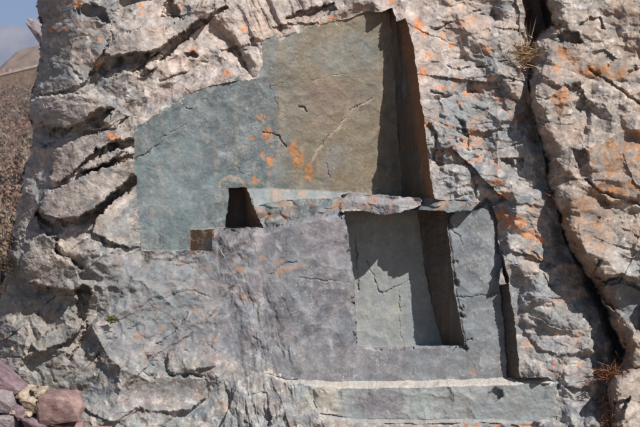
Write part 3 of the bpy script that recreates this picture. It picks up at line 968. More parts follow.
# pull vertices next to an outline onto it, on the nearer side, so that dressed edges are crisp
for k, n in enumerate(RNAMES):
    pts, fi = regs[n]
    pu = [p[0] for p in pts]; pv = [p[1] for p in pts]
    m = (U > min(pu) - 2) & (U < max(pu) + 2) & (V > min(pv) - 2) & (V < max(pv) + 2)
    u, v = U[m], V[m]
    bd = np.full(u.shape, 1e9); bx = u.copy(); by = v.copy(); nx = u * 0; ny = u * 0
    for i in range(len(pts)):
        a = np.array(pts[i], float); b = np.array(pts[(i + 1) % len(pts)], float)
        ab = b - a; L = max(ab @ ab, 1e-9)
        t = np.clip(((u - a[0]) * ab[0] + (v - a[1]) * ab[1]) / L, 0, 1)
        qx, qy = a[0] + t * ab[0], a[1] + t * ab[1]
        dd = np.hypot(u - qx, v - qy)
        q = dd < bd
        bd = np.where(q, dd, bd); bx = np.where(q, qx, bx); by = np.where(q, qy, by)
        nx = np.where(q, -ab[1] / math.sqrt(L), nx); ny = np.where(q, ab[0] / math.sqrt(L), ny)
    near = (bd < GP * .5) & (bd < bdall[m])
    # which side of the edge stands in front: probe both regions
    pr = np.stack([rid_at(bx + nx * 1.0, by + ny * 1.0), rid_at(bx - nx * 1.0, by - ny * 1.0)])
    FRONT_RANK = rank
    pick = np.where(FRONT_RANK[pr[0]] >= FRONT_RANK[pr[1]], pr[0], pr[1])
    r0 = rid[m]; r0[near] = pick[near]; rid[m] = r0
    t_ = SU[m]; t_[near] = bx[near]; SU[m] = t_
    t_ = SV[m]; t_[near] = by[near]; SV[m] = t_
    t_ = bdall[m]; t_[near] = bd[near]; bdall[m] = t_

rd, id1, id2, rgh = base_relief(SU, SV)
# calmer crust across the top, where the face is broad and smooth
calm = sstep(120, 70, SV) * sstep(120, 180, SU) * sstep(480, 420, SU)
rd = rd * (1 - .55 * calm)
WU, WV = warp(SU, SV, 3.6, 7, 411)
for pts, h, soft, grad, flat in STAMPS:
    stamp(rd, WU, WV, pts, h * (.85 if h < 0 else 1.15), soft * .7, grad, None, flat)
cr_ = np.zeros(SU.shape, np.float32)
for pts, w, dp in CRACKS:
    crack(cr_, WU, WV, pts, w * .8, dp)
rd = rd + cr_ * sstep(-.35, .3, fbm(SU / 16, SV / 16, 413, 3))
ng = np.zeros(SU.shape, np.float32)
for pts, h, soft, grad, flat in STAMPS:
    if h < 0:
        stamp(ng, WU, WV, pts, 1.0, 3.0)
ng = np.clip(ng, 0, 1)
rd = rd + ng * (facets(SU * PX * 5, SV * PX * 5, 417, .9, .1, .6) - facets(SU * PX * 6, SV * PX * 5, 419, .9, .1, .6)) * .11
apron = sstep(80, 130, SU) * sstep(300, 235, SU) * sstep(244, 262, SV) * sstep(372, 345, SV)
ap_s = fbm(SU / 40, SV / 40, 415, 4) * .12
rd = rd + (ap_s * .8 + (d_front(SU, SV) + .20) * sstep(90, 190, SU) + .4 * (rd + .1) - rd) * apron * .85
# the living rock is worn back next to the dressed work on the left and bottom
rd = rd - .10
rd = rd - .22 * sstep(40, 0, seg_dist(SU, SV, [(136, 190), (141, 251), (190, 251)], False))
ll = sstep(250, 200, SU) * sstep(240, 300, SV)
rd = rd - ll * .05
bl = sstep(330, 240, SU) * sstep(365, 400, SV)
rd = rd * (1 - .35 * bl) - .22 * bl * sstep(440, 385, SV)
rr_ = sstep(500, 520, SU) * sstep(200, 260, SV)
rd = rd - .10 * rr_
# under the lowest step
rd = rd + .10 * sstep(405, 425, SV) * sstep(280, 330, SU)
# soft blends of the living rock into the dressed work
def melt(rd, line, width, target, keepn=.35, strength=1.0):
    w = sstep(width, 0, seg_dist(WU * .6 + SU * .4, WV * .6 + SV * .4, line, False)) * strength
    return rd + (target + (rd + .1) * keepn - rd) * w
rd = melt(rd, [(133, 131), (150, 119), (168, 108), (190, 93), (210, 86), (232, 82), (256, 76), (263, 66), (261, 42), (266, 38), (283, 37), (310, 26), (340, 20), (366, 12)], 16, d_panel(SU, SV) + .02, .25)
rd = melt(rd, [(134, 150), (137, 200), (141, 251)], 14, d_panel(SU, SV) + .10, .6, .6)
rd = melt(rd, [(214, 229), (217, 265), (224, 300), (232, 330), (240, 362), (262, 371)], 36, d_front(SU, SV) + .06 + .16 * sstep(345, 430, SV), .22)
rd = melt(rd, [(557, 383), (558, 416)], 16, d_step(SU, SV), .5)
rd = melt(rd, [(266, 380), (284, 384), (300, 402), (318, 414)], 34, d_step(SU, SV) - .02, .35)
rd = melt(rd, [(318, 421), (350, 425), (420, 426), (470, 425), (535, 426)], 14, d_step(SU, SV) + .12, .3)
rd = melt(rd, [(502, 250), (510, 283), (515, 320), (521, 377)], 26, d_front(SU, SV) + .22, .35)
rd = melt(rd, [(405, 18), (414, 50), (420, 95), (430, 170), (434, 199)], 16, .06 + 0 * SU, .4)
rd = melt(rd, [(484, 200), (494, 205), (499, 225), (501, 250)], 10, d_front(SU, SV), .5)
# rounding off towards the left skyline
sil = seg_dist(WU * .5 + SU * .5, WV * .5 + SV * .5, LEFT_EDGE, False)
rd = rd - 1.1 * (1 - np.sqrt(np.clip(1 - (1 - np.clip(sil / 46, 0, 1)) ** 2, 0, 1)))
rd = rd - .5 * sstep(120, 20, SU)
# the open joint on the right
jw, jv = warp(SU, SV, 5, 18, 421)
inj = ~inside(jw, jv, CRACK_MAIN + [(-400, 520), (-400, -160)])
jd = seg_dist(jw, jv, CRACK_MAIN, False)
rd = np.where(inj, rd - 1.5 * sstep(0, 16, jd) - .1, rd - .16 * sstep(14, 0, jd))
D = build_depth(SU, SV, rid, rd)
# chipped, slightly wandering edges
QU = SU + fbm(SU / 13, SV / 13, 441, 5, .6) * 2.0 + fbm(SU / 2.6, SV / 2.6, 443, 2) * .35
QV = SV + fbm(SU / 13, SV / 13, 447, 5, .6) * 2.0 + fbm(SU / 2.6, SV / 2.6, 449, 2) * .35
P = to_world(QU, QV, D).reshape(-1, 3)
def near_line(line, w):
    return seg_dist(SU, SV, line, False) < w
_k = np.where(seg_dist(SU, SV, [(215, 238), (224, 300), (240, 362)], False) < 34, 2.6, 1.0)
cr = rid_at(SU + fbm(SU / 9 / _k, SV / 9 / _k, 451, 6, .65) * 12 * _k, SV + fbm(SU / 9 / _k, SV / 9 / _k, 453, 6, .65) * 12 * _k)
softm = near_line([(133, 131), (150, 119), (190, 93), (232, 82), (256, 76)], 6) | near_line([(266, 38), (283, 37), (340, 20), (366, 12)], 5) | near_line([(216, 262), (220, 280), (224, 300), (232, 330), (240, 362), (262, 371)], 30) \
    | near_line([(284, 383), (300, 402), (318, 413)], 14) | near_line([(557, 380), (557, 416)], 10) | near_line([(487, 199), (494, 205), (499, 225), (501, 248)], 8)
rid_c = np.where(softm, cr, rid)
colr = face_colour(SU, SV, rid_c, id1, id2)
# earth and dead roots inside the joint
colr = np.where((inj & (jd > 6))[..., None], srgb(120, 92, 70), colr).reshape(-1, 3)
nr, nc = U.shape
F = grid_faces(nr, nc)
cu, cv = (U[:-1, :-1] + U[1:, 1:]) / 2, (V[:-1, :-1] + V[1:, 1:]) / 2
su_, sv_ = warp(cu, cv, 4.0, 9, 431)
keep = inside(su_, sv_, LEFT_EDGE + [(900, 520), (900, -160)])
keep &= inside(*warp(cu, cv, 2, 18, 433), [(p[0] + 24, p[1]) for p in CRACK_MAIN] + [(-400, 520), (-400, -160)])
frid = np.zeros(cu.shape, int)
for k, n in enumerate(RNAMES):
    pts, fi = regs[n]
    pu = [p[0] for p in pts]; pv = [p[1] for p in pts]
    m = (cu > min(pu)) & (cu < max(pu)) & (cv > min(pv)) & (cv < max(pv))
    i_ = inside(cu[m], cv[m], pts)
    t_ = frid[m]; t_[i_] = k + 1; frid[m] = t_
# the dressed front is three faces
fr = RNAMES.index('block_front') + 1
NR = len(RNAMES)
frid[(frid == fr) & (cv > 347) & (cu > 262)] = NR + 1
frid[(frid == fr) & (cu > 430)] = NR + 2
ALLN = RNAMES + ['niche_sill', 'pillar_front']
# bedding slabs that can be told apart on the left
fw, fv_ = warp(cu, cv, 3.6, 7, 411)
SLABS = {'overhanging_block': 2, 'pale_boulder': 7, 'tilted_slab': 14, 'bedding_slab': 10, 'thin_slab': 12, 'corner_slab': 17, 'rock_bulge': 18}
for n, i in SLABS.items():
    ALLN.append(n)
    frid[inside(fw, fv_, STAMPS[i][0]) & (frid == 0)] = len(ALLN)
allF = F[keep]
P2, FS, vs_b = skirt(P, allF, (0.9, 3.2, 0.15))
col2 = np.concatenate([colr, colr[vs_b]])
part_labels = {
    'carved_panel': 'smooth blue-grey and tan dressed panel', 'recess_side_wall': 'dark brown streaked wall closing the recess',
    'niche_back': 'pale cracked back of the deep niche', 'niche_side_wall': 'brown streaked wall of the deep niche', 'ledge_slab': 'jutting broken slab over the niche',
    'step_ledge': 'dusty pale tread of the long step'}
rf = add_mesh('rock_face', P2, np.concatenate([F[keep & (frid == 0)], FS]), col2, MAT_ROCK, outcrop)
made = {}
for i, n in enumerate(ALLN):
    fs = F[keep & (frid == i + 1)]
    if len(fs):
        o = add_mesh(n, P, fs, colr, MAT_CARVED if i < NR + 2 else MAT_ROCK, outcrop)
        made[n] = o
        if n in part_labels:
            o['label'] = part_labels[n]

for ch, pa in (('recess_side_wall', 'carved_panel'), ('niche_side_wall', 'niche_back'), ('small_niche_wall', 'small_niche_back'), ('ledge_slab', 'ledge_band'), ('ledge_strip', 'ledge_band'),
               ('step_ledge', 'lower_step'), ('lower_ledge', 'lower_step'), ('slot_side_wall', 'pillar_front'), ('notch_side_wall', 'pillar_front')):
    made[ch].parent = made[pa]
    made[ch].matrix_parent_inverse = Matrix()

# ================================================================== buttress right of the joint
butt = empty('rock_buttress', tuple(at(640, 440, 14.5)))
tag(butt, 'lumpy orange-stained rock buttress beyond the deep open crack', 'rock buttress')
us = axis(500, 512, 646, 800, GP)
vs = axis(-140, -6, 431, 520, GP)
U, V = np.meshgrid(us, vs)
bd_, id1, id2, rgh = base_relief(U, V, 500)
x, y = U * PX, V * PX
lump = facets(x * 1.1, y * 1.0, 601, .8, .8, .5)
bd_ = bd_ * .75 + lump * .30
WU, WV = warp(U, V, 4.0, 8, 611)
BST = [
    ([(556, 36), (566, 30), (578, 33), (582, 42), (572, 47), (560, 44)], -.24, 1.6, (0, 0), .2),
    ([(578, 26), (588, 18), (600, 17), (606, 30), (596, 28)], -.12, 1.3, (0, 0), .1),
    ([(540, 44), (556, 40), (580, 46), (590, 62), (582, 84), (560, 86), (538, 76), (532, 58)], .14, 4, (0, 0), .2),
    ([(592, 52), (604, 50), (616, 58), (608, 66), (598, 62)], -.12, 1.5, (0, 0), .1),
    ([(628, 72), (646, 66), (650, 98), (634, 96)], -.2, 2, (0, 0), .2),
    ([(568, 88), (580, 86), (586, 102), (582, 112), (570, 106)], -.14, 2, (0, 0), .1),
    ([(572, 150), (584, 150), (588, 164), (578, 166)], -.14, 1.6, (0, 0), .1),
    ([(590, 106), (650, 96), (652, 190), (640, 198), (610, 204), (592, 190), (585, 150)], .10, 5, (0, 0), .3),
    ([(596, 286), (606, 278), (622, 278), (650, 292), (650, 336), (636, 330), (620, 312), (604, 304)], -.40, 2.2, (0, -.004), .2),
    ([(570, 230), (600, 222), (640, 216), (652, 280), (622, 276), (604, 276), (590, 262)], .16, 4, (0, 0), .2),
    ([(612, 380), (628, 372), (650, 366), (652, 440), (612, 440)], .20, 3, (0, 0), .3),
    ([(614, 402), (630, 398), (622, 420), (612, 424)], -.22, 1.6, (0, 0), .1),
    ([(620, 344), (634, 336), (652, 346), (652, 366), (634, 366)], .08, 2, (0, 0), .2),
]
for pts, h, soft, grad, flat in BST:
    stamp(bd_, WU, WV, pts, h * (.8 if h < 0 else 1.0), soft * .7, grad, None, flat)
for pts, w, dp in [([(600, 260), (594, 272), (604, 282), (622, 276)], 1.5, .14), ([(586, 180), (600, 192), (640, 204)], 1.5, .10), ([(590, 70), (612, 84), (640, 104)], 1.4, .08)]:
    crack(bd_, WU, WV, pts, w, dp)
bd_ = bd_ + .34
jw, jv = warp(U, V, 6, 16, 621)
inb = inside(jw, jv, CRACK_BUT + [(1200, 520), (1200, -160)])
jd = seg_dist(jw, jv, CRACK_BUT, False)
bd_ = np.where(inb, bd_ - .45 * (1 - np.sqrt(np.clip(1 - (1 - np.clip(jd / 16, 0, 1)) ** 2, 0, 1))), bd_ - .45 - 1.9 * sstep(0, 7, jd))
P = to_world(U, V, bd_).reshape(-1, 3)
n1 = fbm(x * .9, y * .9, 631, 5, .6); n2 = fbm(x * 2.4, y * 2.4, 633, 5, .62); n3 = fbm(x * 7, y * 7, 637, 5, .65); n4 = fbm(x * 20, y * 20, 641, 4, .65)
c = np.empty(U.shape + (3,)); c[:] = srgb(160, 147, 135)
n5 = fbm(x * 1.6, y * 2.0, 639, 7, .7)
c = mixm(c, sstep(-.1, .25, n5) * .7, srgb(126, 124, 122))
c = mixm(c, sstep(.03, .35, n3 + .35 * n4) * .62, PALE)
c = mixm(c, sstep(.08, .36, -n3 + .3 * n4) * .55, srgb(94, 87, 82))
c = mixm(c, sstep(.18, .42, n4) * .4, srgb(210, 202, 192))
orf = sstep(-.15, .35, n1 + .6 * n2 - .1) * .6
om = blob(U, V, 628, 165, 50, 36, 0, .6, 1) * .9 + blob(U, V, 600, 70, 34, 12, 10, .6, 2) * .8 + blob(U, V, 562, 100, 10, 16, 0, .6, 3) * .8 + blob(U, V, 590, 225, 30, 30, 0, .7, 4) * .6 + blob(U, V, 560, 52, 14, 10, 0, .6, 5) * .6
c = mixm(c, np.clip(orf * .5 + om * sstep(-.25, .25, n3 + .4 * n2), 0, .9), mixm(np.broadcast_to(srgb(164, 116, 74), U.shape + (3,)), sstep(-.2, .3, n4), srgb(128, 94, 66)))
for i, b in enumerate([(562, 52, 7, 7), (556, 68, 5, 4), (601, 70, 9, 5), (584, 70, 8, 5), (562, 96, 7, 8), (530, 91, 3, 3), (610, 190, 6, 5), (558, 29, 3, 2)]):
    c = mixm(c, blob(U, V, *b, 0, .75, 50 + i) * .8 * sstep(-.3, .15, n4 + .4 * n3), mixm(np.broadcast_to(ORANGE, U.shape + (3,)), sstep(-.1, .3, n4), OCHRE))
c = mixm(c, blob(U, V, 625, 300, 26, 24, 0, .5, 61) * .7, srgb(110, 116, 120))
c = mixm(c, blob(U, V, 630, 260, 22, 14, 0, .5, 62) * .5, srgb(160, 160, 158))
c = mixm(c, blob(U, V, 625, 395, 26, 26, 0, .5, 63) * .6, srgb(176, 164, 152))
dk = sstep(.06, .30, fbm(x * 2.7 + .3 * n4, y * 3.6, 647, 6, .68))
c = mixm(c, dk * .55, srgb(104, 108, 112))
c = c * np.array([.89, .885, .88])
c = np.where((~inb & (jd > 2))[..., None], srgb(116, 82, 58), c)
c = mixm(c, np.where(inb, sstep(14, 4, jd) * sstep(180, 240, V), 0) * .6, srgb(128, 96, 68))
cu, cv = (U[:-1, :-1] + U[1:, 1:]) / 2, (V[:-1, :-1] + V[1:, 1:]) / 2
keep = inside(*warp(cu, cv, 3, 18, 643), [(p[0] - 7, p[1]) for p in CRACK_BUT] + [(1200, 520), (1200, -160)])
F = grid_faces(*U.shape)
P2, FS, vs_b = skirt(P, F[keep], (0.3, 3.0, 0.1))
cf = c.reshape(-1, 3)
colb = np.concatenate([cf, cf[vs_b]])
fw, fv_ = warp(cu, cv, 4.0, 8, 611)
lo_b = inside(fw, fv_, BST[10][0])
hi_b = inside(fw, fv_, BST[2][0])
add_mesh('rock_face', P2, np.concatenate([F[keep & ~lo_b & ~hi_b], FS]), colb, MAT_ROCK, butt)
add_mesh('foot_boulder', P, F[keep & lo_b], cf, MAT_ROCK, butt)
add_mesh('lichen_boulder', P, F[keep & hi_b], cf, MAT_ROCK, butt)

# ================================================================== loose stones
def stone_material(name, base, dark, light, scale=6.0, bump=.6):
    m, nt, b = new_mat(name)
    tc = N(nt, 'ShaderNodeTexCoord')
    v = tc.outputs['Object']
    n1 = noise_node(nt, v, scale, 8, .65, .3)
    n2 = noise_node(nt, v, scale * 6, 5, .7)
    r = ramp_node(nt, n1.outputs[0], [(.3, srgb(*dark)), (.5, srgb(*base)), (.72, srgb(*light))])
    r2 = ramp_node(nt, n2.outputs[0], [(.25, (.7, .7, .7)), (.5, (1, 1, 1)), (.8, (1.25, 1.25, 1.25))])
    nt.links.new(mixc(nt, r.outputs[0], r2.outputs[0], .8, 'MULTIPLY'), b.inputs['Base Color'])
    bp = N(nt, 'ShaderNodeBump')
    bp.inputs['Strength'].default_value = bump
    bp.inputs['Distance'].default_value = .02
    nt.links.new(n2.outputs[0], bp.inputs['Height'])
    nt.links.new(bp.outputs[0], b.inputs['Normal'])
    return m

def stone_mesh(name, w, h, d, seed, mat, power=5.0, cuts=18, sub=4, taper=0.0, rough=.05, edge=.26):
    """angular broken block: hull of points on a squared-off ball, arrises knocked back, faces roughened"""
    rg = np.random.RandomState(seed)
    pts = rg.normal(size=(cuts, 3)); pts /= np.linalg.norm(pts, axis=1)[:, None]
    pts *= ((np.abs(pts) ** power).sum(1) ** (-1 / power))[:, None]
    corners = np.array([[a_, b_, c_] for a_ in (-1, 1) for b_ in (-1, 1) for c_ in (-1, 1)]) * rg.uniform(.5, 1.0, (8, 3))
    pts = np.concatenate([pts * rg.uniform(.85, 1.0, (cuts, 1)), corners])
    bm = bmesh.new()
    for p in pts:
        bm.verts.new(p)
    r_ = bmesh.ops.convex_hull(bm, input=bm.verts)
    bmesh.ops.delete(bm, geom=[g for g in r_['geom_interior'] if isinstance(g, bmesh.types.BMVert)], context='VERTS')
    bmesh.ops.dissolve_limit(bm, angle_limit=R(14), verts=bm.verts, edges=bm.edges)
    bmesh.ops.bevel(bm, geom=list(bm.edges), offset=.025, segments=1, affect='EDGES', clamp_overlap=True)
    bmesh.ops.triangulate(bm, faces=bm.faces)
    for k in range(sub):
        le = [e for e in bm.edges if e.calc_length() > edge]
        if not le or len(bm.faces) > 30000:
            break
        bmesh.ops.subdivide_edges(bm, edges=le, cuts=1)
        bmesh.ops.triangulate(bm, faces=[f for f in bm.faces if len(f.verts) > 3])
    co = np.array([v.co[:] for v in bm.verts])
    r1 = fbm(co[:, 0] * 2.1 + co[:, 2] * 1.3 + seed, co[:, 1] * 2.1 - co[:, 2] * 1.1, 700 + seed % 90, 5, .6)
    co = co * (1 + r1 * rough * 1.6)[:, None]
    co[:, 0] *= 1 + taper * co[:, 2]
    co *= np.array([w / 2, d / 2, h / 2])
    for v, c_ in zip(bm.verts, co):
        v.co = c_
    me = bpy.data.meshes.new(name)
    bm.to_mesh(me); bm.free()
    me.materials.append(mat)
    return me

def face_point(u, v, delta):
    return Vector(to_world(np.array([float(u)]), np.array([float(v)]), np.array([float(delta)]))[0])

MAT_PURPLE = stone_material('purple_stone', (116, 96, 100), (84, 70, 74), (150, 128, 128))
MAT_PINKST = stone_material('pink_stone', (132, 106, 100), (92, 74, 74), (168, 142, 134))
MAT_GREYST = stone_material('grey_violet_stone', (132, 120, 120), (96, 86, 90), (160, 148, 146))
MAT_EARTH = stone_material('tan_earth', (162, 144, 124), (120, 102, 86), (196, 182, 164), 9)
MAT_BLUEST = stone_material('blue_green_stone', (118, 132, 132), (84, 96, 98), (158, 166, 162))

WALLD = 1.15
wl0 = face_point(20, 430, WALLD)
stone_wall = empty('stone_wall', (wl0.x, wl0.y, 0))
tag(stone_wall, 'low wall of broken purple and pink stones bedded in tan earth', 'stone wall')
def wall_stone(u, v, w, h, rot, mat, seed, d=.42, fwd=0.0, name='stone', label=None, **kw):
    w, h = w * 1.06, h * 1.06
    p = face_point(u, v, WALLD + fwd)
    s_ = (p.y / FPX)
    me = stone_mesh('stone', w * s_, h * s_, d, seed, mat, **kw)
    o = link(name, me, stone_wall)
    o.location = p
    o.rotation_euler = (R(6), R(rot), R((seed * 37) % 17 - 8))
    if label: o['label'] = label
    return o
wall_stone(6, 380, 40, 15, 36, MAT_PURPLE, 1, label='long purple stone lying tilted on the wall top')
wall_stone(3, 398, 36, 25, 8, MAT_GREYST, 2)
wall_stone(61, 406, 44, 32, -6, MAT_PINKST, 5, .5, .06, label='large pink broken block with a shaded underside')
wall_stone(26, 392, 15, 9, 10, MAT_EARTH, 3)
wall_stone(33, 404, 19, 19, -10, MAT_EARTH, 4)
wall_stone(20, 408, 17, 13, 15, MAT_PURPLE, 6)
wall_stone(38, 421, 30, 15, -3, MAT_PURPLE, 7, fwd=-.03)
wall_stone(4, 422, 26, 20, 4, MAT_GREYST, 8)
wall_stone(68, 428, 32, 13, 3, MAT_PINKST, 9)
wall_stone(42, 391, 9, 6, 0, MAT_EARTH, 10)
for i, (u_, v_, w_, h_) in enumerate([(24, 398, 8, 6), (38, 396, 7, 6), (45, 399, 6, 5), (29, 413, 8, 6), (22, 416, 7, 6), (14, 411, 7, 5), (48, 416, 8, 5), (18, 389, 7, 5), (34, 389, 6, 4), (52, 422, 8, 5)]):
    wall_stone(u_, v_, w_, h_, i * 31 % 40 - 20, (MAT_EARTH, MAT_PURPLE, MAT_EARTH)[i % 3], 20 + i, .14, .1, sub=3)
rg = random.Random(5)
for row, vv in enumerate((436, 449, 461)):
    uu = -70 + row * 9
    while uu < 86:
        w = rg.uniform(20, 38)
        wall_stone(uu + w / 2, vv, w, 15, rg.uniform(-5, 5), rg.choice([MAT_PURPLE, MAT_PINKST, MAT_GREYST]), rg.randrange(1, 400), sub=3)
        uu += w + 1
for row, vv in enumerate((384, 399, 414, 427)):
    uu = -76 + row * 7
    while uu < -22:
        w = rg.uniform(20, 34)
        wall_stone(uu + w / 2, vv, w, 17, rg.uniform(-6, 6), rg.choice([MAT_PURPLE, MAT_PINKST, MAT_GREYST]), rg.randrange(1, 400), sub=3)
        uu += w + 1
# earth core of the wall
p1, p2 = face_point(-78, 392, WALLD - .30), face_point(56, 415, WALLD - .30)
me = stone_mesh('earth_core', (p2 - p1).length, (p1.z - .0) * .98, .5, 77, MAT_EARTH, power=8, cuts=8)
core = link('earth_core', me, stone_wall)
core.location = ((p1.x + p2.x) / 2, (p1.y + p2.y) / 2, p2.z * .46)
core.rotation_euler = (0, 0, math.atan2(p2.y - p1.y, p2.x - p1.x))

wb = link('wedged_boulder', stone_mesh('wedged_boulder', 24 * PX, 19 * PX, .34, 31, MAT_BLUEST, power=2.4, cuts=26))
wb.location = face_point(124, 83, -.10 - .16)
wb.rotation_euler = (0, R(-20), R(20))
tag(wb, 'small rounded blue-green boulder wedged under the overhanging block', 'boulder')

# ================================================================== plants in the joint
def leaf_material(name, a, b_, trans=.2):
    m, nt, b = new_mat(name)
    oi = N(nt, 'ShaderNodeNewGeometry')
    r = ramp_node(nt, oi.outputs['Random Per Island'], [(0, srgb(*a)), (1, srgb(*b_))])
    nt.links.new(r.outputs[0], b.inputs['Base Color'])
    b.inputs['Roughness'].default_value = .8
    return m
MAT_STRAW = leaf_material('dry_straw', (206, 182, 140), (158, 126, 86))
MAT_SEED = leaf_material('seed_heads', (158, 138, 116), (118, 98, 82))
MAT_DEAD = leaf_material('dead_leaves', (150, 98, 66), (104, 68, 48))
MAT_TWIG = leaf_material('dark_twigs', (96, 78, 62), (70, 56, 46))
MAT_GREEN = leaf_material('yellow_green_leaf', (132, 130, 80), (98, 102, 62))

def blade(bm, p, dirv, length, width, bend, rg, n=5):
    """a narrow folded strip"""
    d = Vector(dirv).normalized()
    side = d.cross(Vector((rg.uniform(-1, 1), rg.uniform(-1, 1), rg.uniform(-.3, .3)))).normalized()
    b3 = Vector((rg.uniform(-1, 1), rg.uniform(-1, .3), rg.uniform(-1, .2))) * bend
    prev = None
    for i in range(n + 1):
        t = i / n
        c = Vector(p) + d * length * t + b3 * length * t * t
        w = width * (1 - t) ** .7 * .5 + width * .06
        a, b_ = bm.verts.new(c - side * w), bm.verts.new(c + side * w)
        if prev:
            bm.faces.new((prev[0], prev[1], b_, a))
        prev = (a, b_)

def tuft_mesh(name, n, spread, length, width, bend, seed, mat, up=.8, base=(.05, .05, .02)):
    rg = random.Random(seed)
    bm = bmesh.new()
    for i in range(n):
        p = Vector((rg.gauss(0, base[0]), rg.gauss(0, base[1]), rg.gauss(0, base[2])))
        d = Vector((rg.gauss(0, spread), -abs(rg.gauss(0, spread)) * .7, up + rg.gauss(0, .25)))
        blade(bm, p, d, length * rg.uniform(.45, 1.1), width * rg.uniform(.6, 1.2), bend, rg)
    me = bpy.data.meshes.new(name)
    bm.to_mesh(me); bm.free()
    me.materials.append(mat)
    return me

g1 = empty('dry_grass_tuft', face_point(524, 56, .12))
tag(g1, 'tuft of straw-coloured dry grass rooted at the top of the deep crack', 'dry grass')
link('straw', tuft_mesh('straw', 16, .16, .72, .010, .12, 1, MAT_STRAW, 1.0), g1).matrix_parent_inverse = Matrix()
link('leaf_clump', tuft_mesh('leaf_clump', 240, .8, .17, .010, .5, 2, MAT_STRAW, .35, (.09, .06, .10)), g1).matrix_parent_inverse = Matrix()
link('dead_stem', tuft_mesh('dead_stem', 300, .7, .14, .009, .4, 3, MAT_DEAD, .1, (.06, .05, .12)), g1).matrix_parent_inverse = Matrix()
g2 = empty('dead_bracken', face_point(612, 374, .02))
tag(g2, 'heap of reddish dead leaves lodged low in the deep crack', 'dead leaves')
link('leaf_clump', tuft_mesh('leaf_clump', 420, .8, .16, .014, .6, 5, MAT_DEAD, .45, (.11, .07, .06)), g2).matrix_parent_inverse = Matrix()
link('straw', tuft_mesh('straw', 18, .35, .42, .007, .3, 6, MAT_STRAW, .9, (.1, .05, .03)), g2).matrix_parent_inverse = Matrix()
g3 = empty('dead_plant', face_point(553, 197, .0))
tag(g3, 'thin rust-red dead stems growing halfway down the deep crack', 'dead plant')
link('stem', tuft_mesh('stem', 90, .6, .20, .008, .5, 8, MAT_DEAD, .4, (.04, .05, .10)), g3).matrix_parent_inverse = Matrix()
g4 = empty('small_green_plant', face_point(112, 320, -.02))
tag(g4, 'tiny yellow-green plant sprouting from a fissure low on the rock', 'plant')
link('foliage', tuft_mesh('foliage', 110, .8, .075, .018, .3, 9, MAT_GREEN, .5, (.03, .02, .02)), g4).matrix_parent_inverse = Matrix()
g5 = empty('fissure_grass', face_point(606, 412, .05))
tag(g5, 'wisps of pinkish dead grass hanging in the narrow foot of the crack', 'dry grass')
link('stem', tuft_mesh('stem', 150, .5, .2, .008, .6, 12, MAT_DEAD, .0, (.03, .05, .16)), g5).matrix_parent_inverse = Matrix()

# seed-head plants along the left foot of the rock
def seed_plant(u, v, delta, heads, seed):
    b = face_point(u, v, delta)
    e = empty('seed_head_plant', b)
    tag(e, 'dry plant with round tan seed heads beside the left flank of the rock', 'dry plant', 'dry seed-head plants by the rock')
    rg = random.Random(seed)
    bm = bmesh.new()
    tops = []
    for i in range(heads):
        tip = Vector((rg.uniform(-.16, .16), rg.uniform(-.1, .1), .28 + .55 * (i + rg.random()) / heads))
        tops.append(tip)
        for k in range(2):
            d = tip
            blade(bm, (rg.uniform(-.04, .04), rg.uniform(-.04, .04), 0), d, d.length, .012, .0, rg)
    me = bpy.data.meshes.new('stem'); bm.to_mesh(me); bm.free(); me.materials.append(MAT_TWIG)
    link('stem', me, e).matrix_parent_inverse = Matrix()
    for tip in tops:
        bm = bmesh.new()
        bmesh.ops.create_icosphere(bm, subdivisions=2, radius=.038)
        for v_ in list(bm.verts):
            v_.co *= rg.uniform(.75, 1.2)
        for k in range(30):
            d = Vector((rg.gauss(0, 1), rg.gauss(0, 1), rg.gauss(0, 1))).normalized()
            blade(bm, d * .03, d, .028, .008, .1, rg, 2)
        me = bpy.data.meshes.new('seed_head'); bm.to_mesh(me); bm.free(); me.materials.append(MAT_SEED)
        h_ = link('seed_head', me, e)
        h_.matrix_parent_inverse = Matrix()
        h_.location = tip
    link('foliage', tuft_mesh('foliage', 90, .6, .22, .02, .5, seed + 50, MAT_TWIG, .7, (.07, .07, .05)), e).matrix_parent_inverse = Matrix()

# ================================================================== ground, hillside, terrace and mountain
def ground_z(x, y):
    z = np.interp(y, [-60, 13.5, 16, 25, 188, 192, 300, 420, 6000], [0, 0, .35, 2.7, 30.3, 31, 30, 0, 0])
    return z
def sheet(name, xs, ys, zf, mat, kind='structure', jitter=None):
    X, Y = np.meshgrid(xs, ys)
    Z = zf(X, Y)
    P_ = np.stack([X, Y, Z], -1).reshape(-1, 3)
    F_ = grid_faces(*X.shape)[..., [0, 3, 2, 1]].reshape(-1, 4)
    me = bpy.data.meshes.new(name)
    me.from_pydata(P_.tolist(), [], F_.tolist())
    me.materials.append(mat)
    me.polygons.foreach_set('use_smooth', [True] * len(me.polygons))
    o = link(name, me)
    o['kind'] = kind
    return o

def earth_material(name, stops, scale=.6, bump=.5):
    m, nt, b = new_mat(name)
    geo = N(nt, 'ShaderNodeNewGeometry')
    n1 = noise_node(nt, geo.outputs['Position'], scale, 8, .7, .5)
    n2 = noise_node(nt, geo.outputs['Position'], scale * 9, 5, .7)
    r = ramp_node(nt, n1.outputs[0], stops)
    r2 = ramp_node(nt, n2.outputs[0], [(.25, (.65, .65, .65)), (.5, (1, 1, 1)), (.8, (1.3, 1.3, 1.3))])
    nt.links.new(mixc(nt, r.outputs[0], r2.outputs[0], .8, 'MULTIPLY'), b.inputs['Base Color'])
    bp = N(nt, 'ShaderNodeBump')
    bp.inputs['Strength'].default_value = bump
    bp.inputs['Distance'].default_value = .15
    nt.links.new(n2.outputs[0], bp.inputs['Height'])
    nt.links.new(bp.outputs[0], b.inputs['Normal'])
    return m
MAT_GROUND = earth_material('dry_earth', [(.3, srgb(110, 92, 82)), (.5, srgb(140, 120, 106)), (.7, srgb(166, 148, 130))])
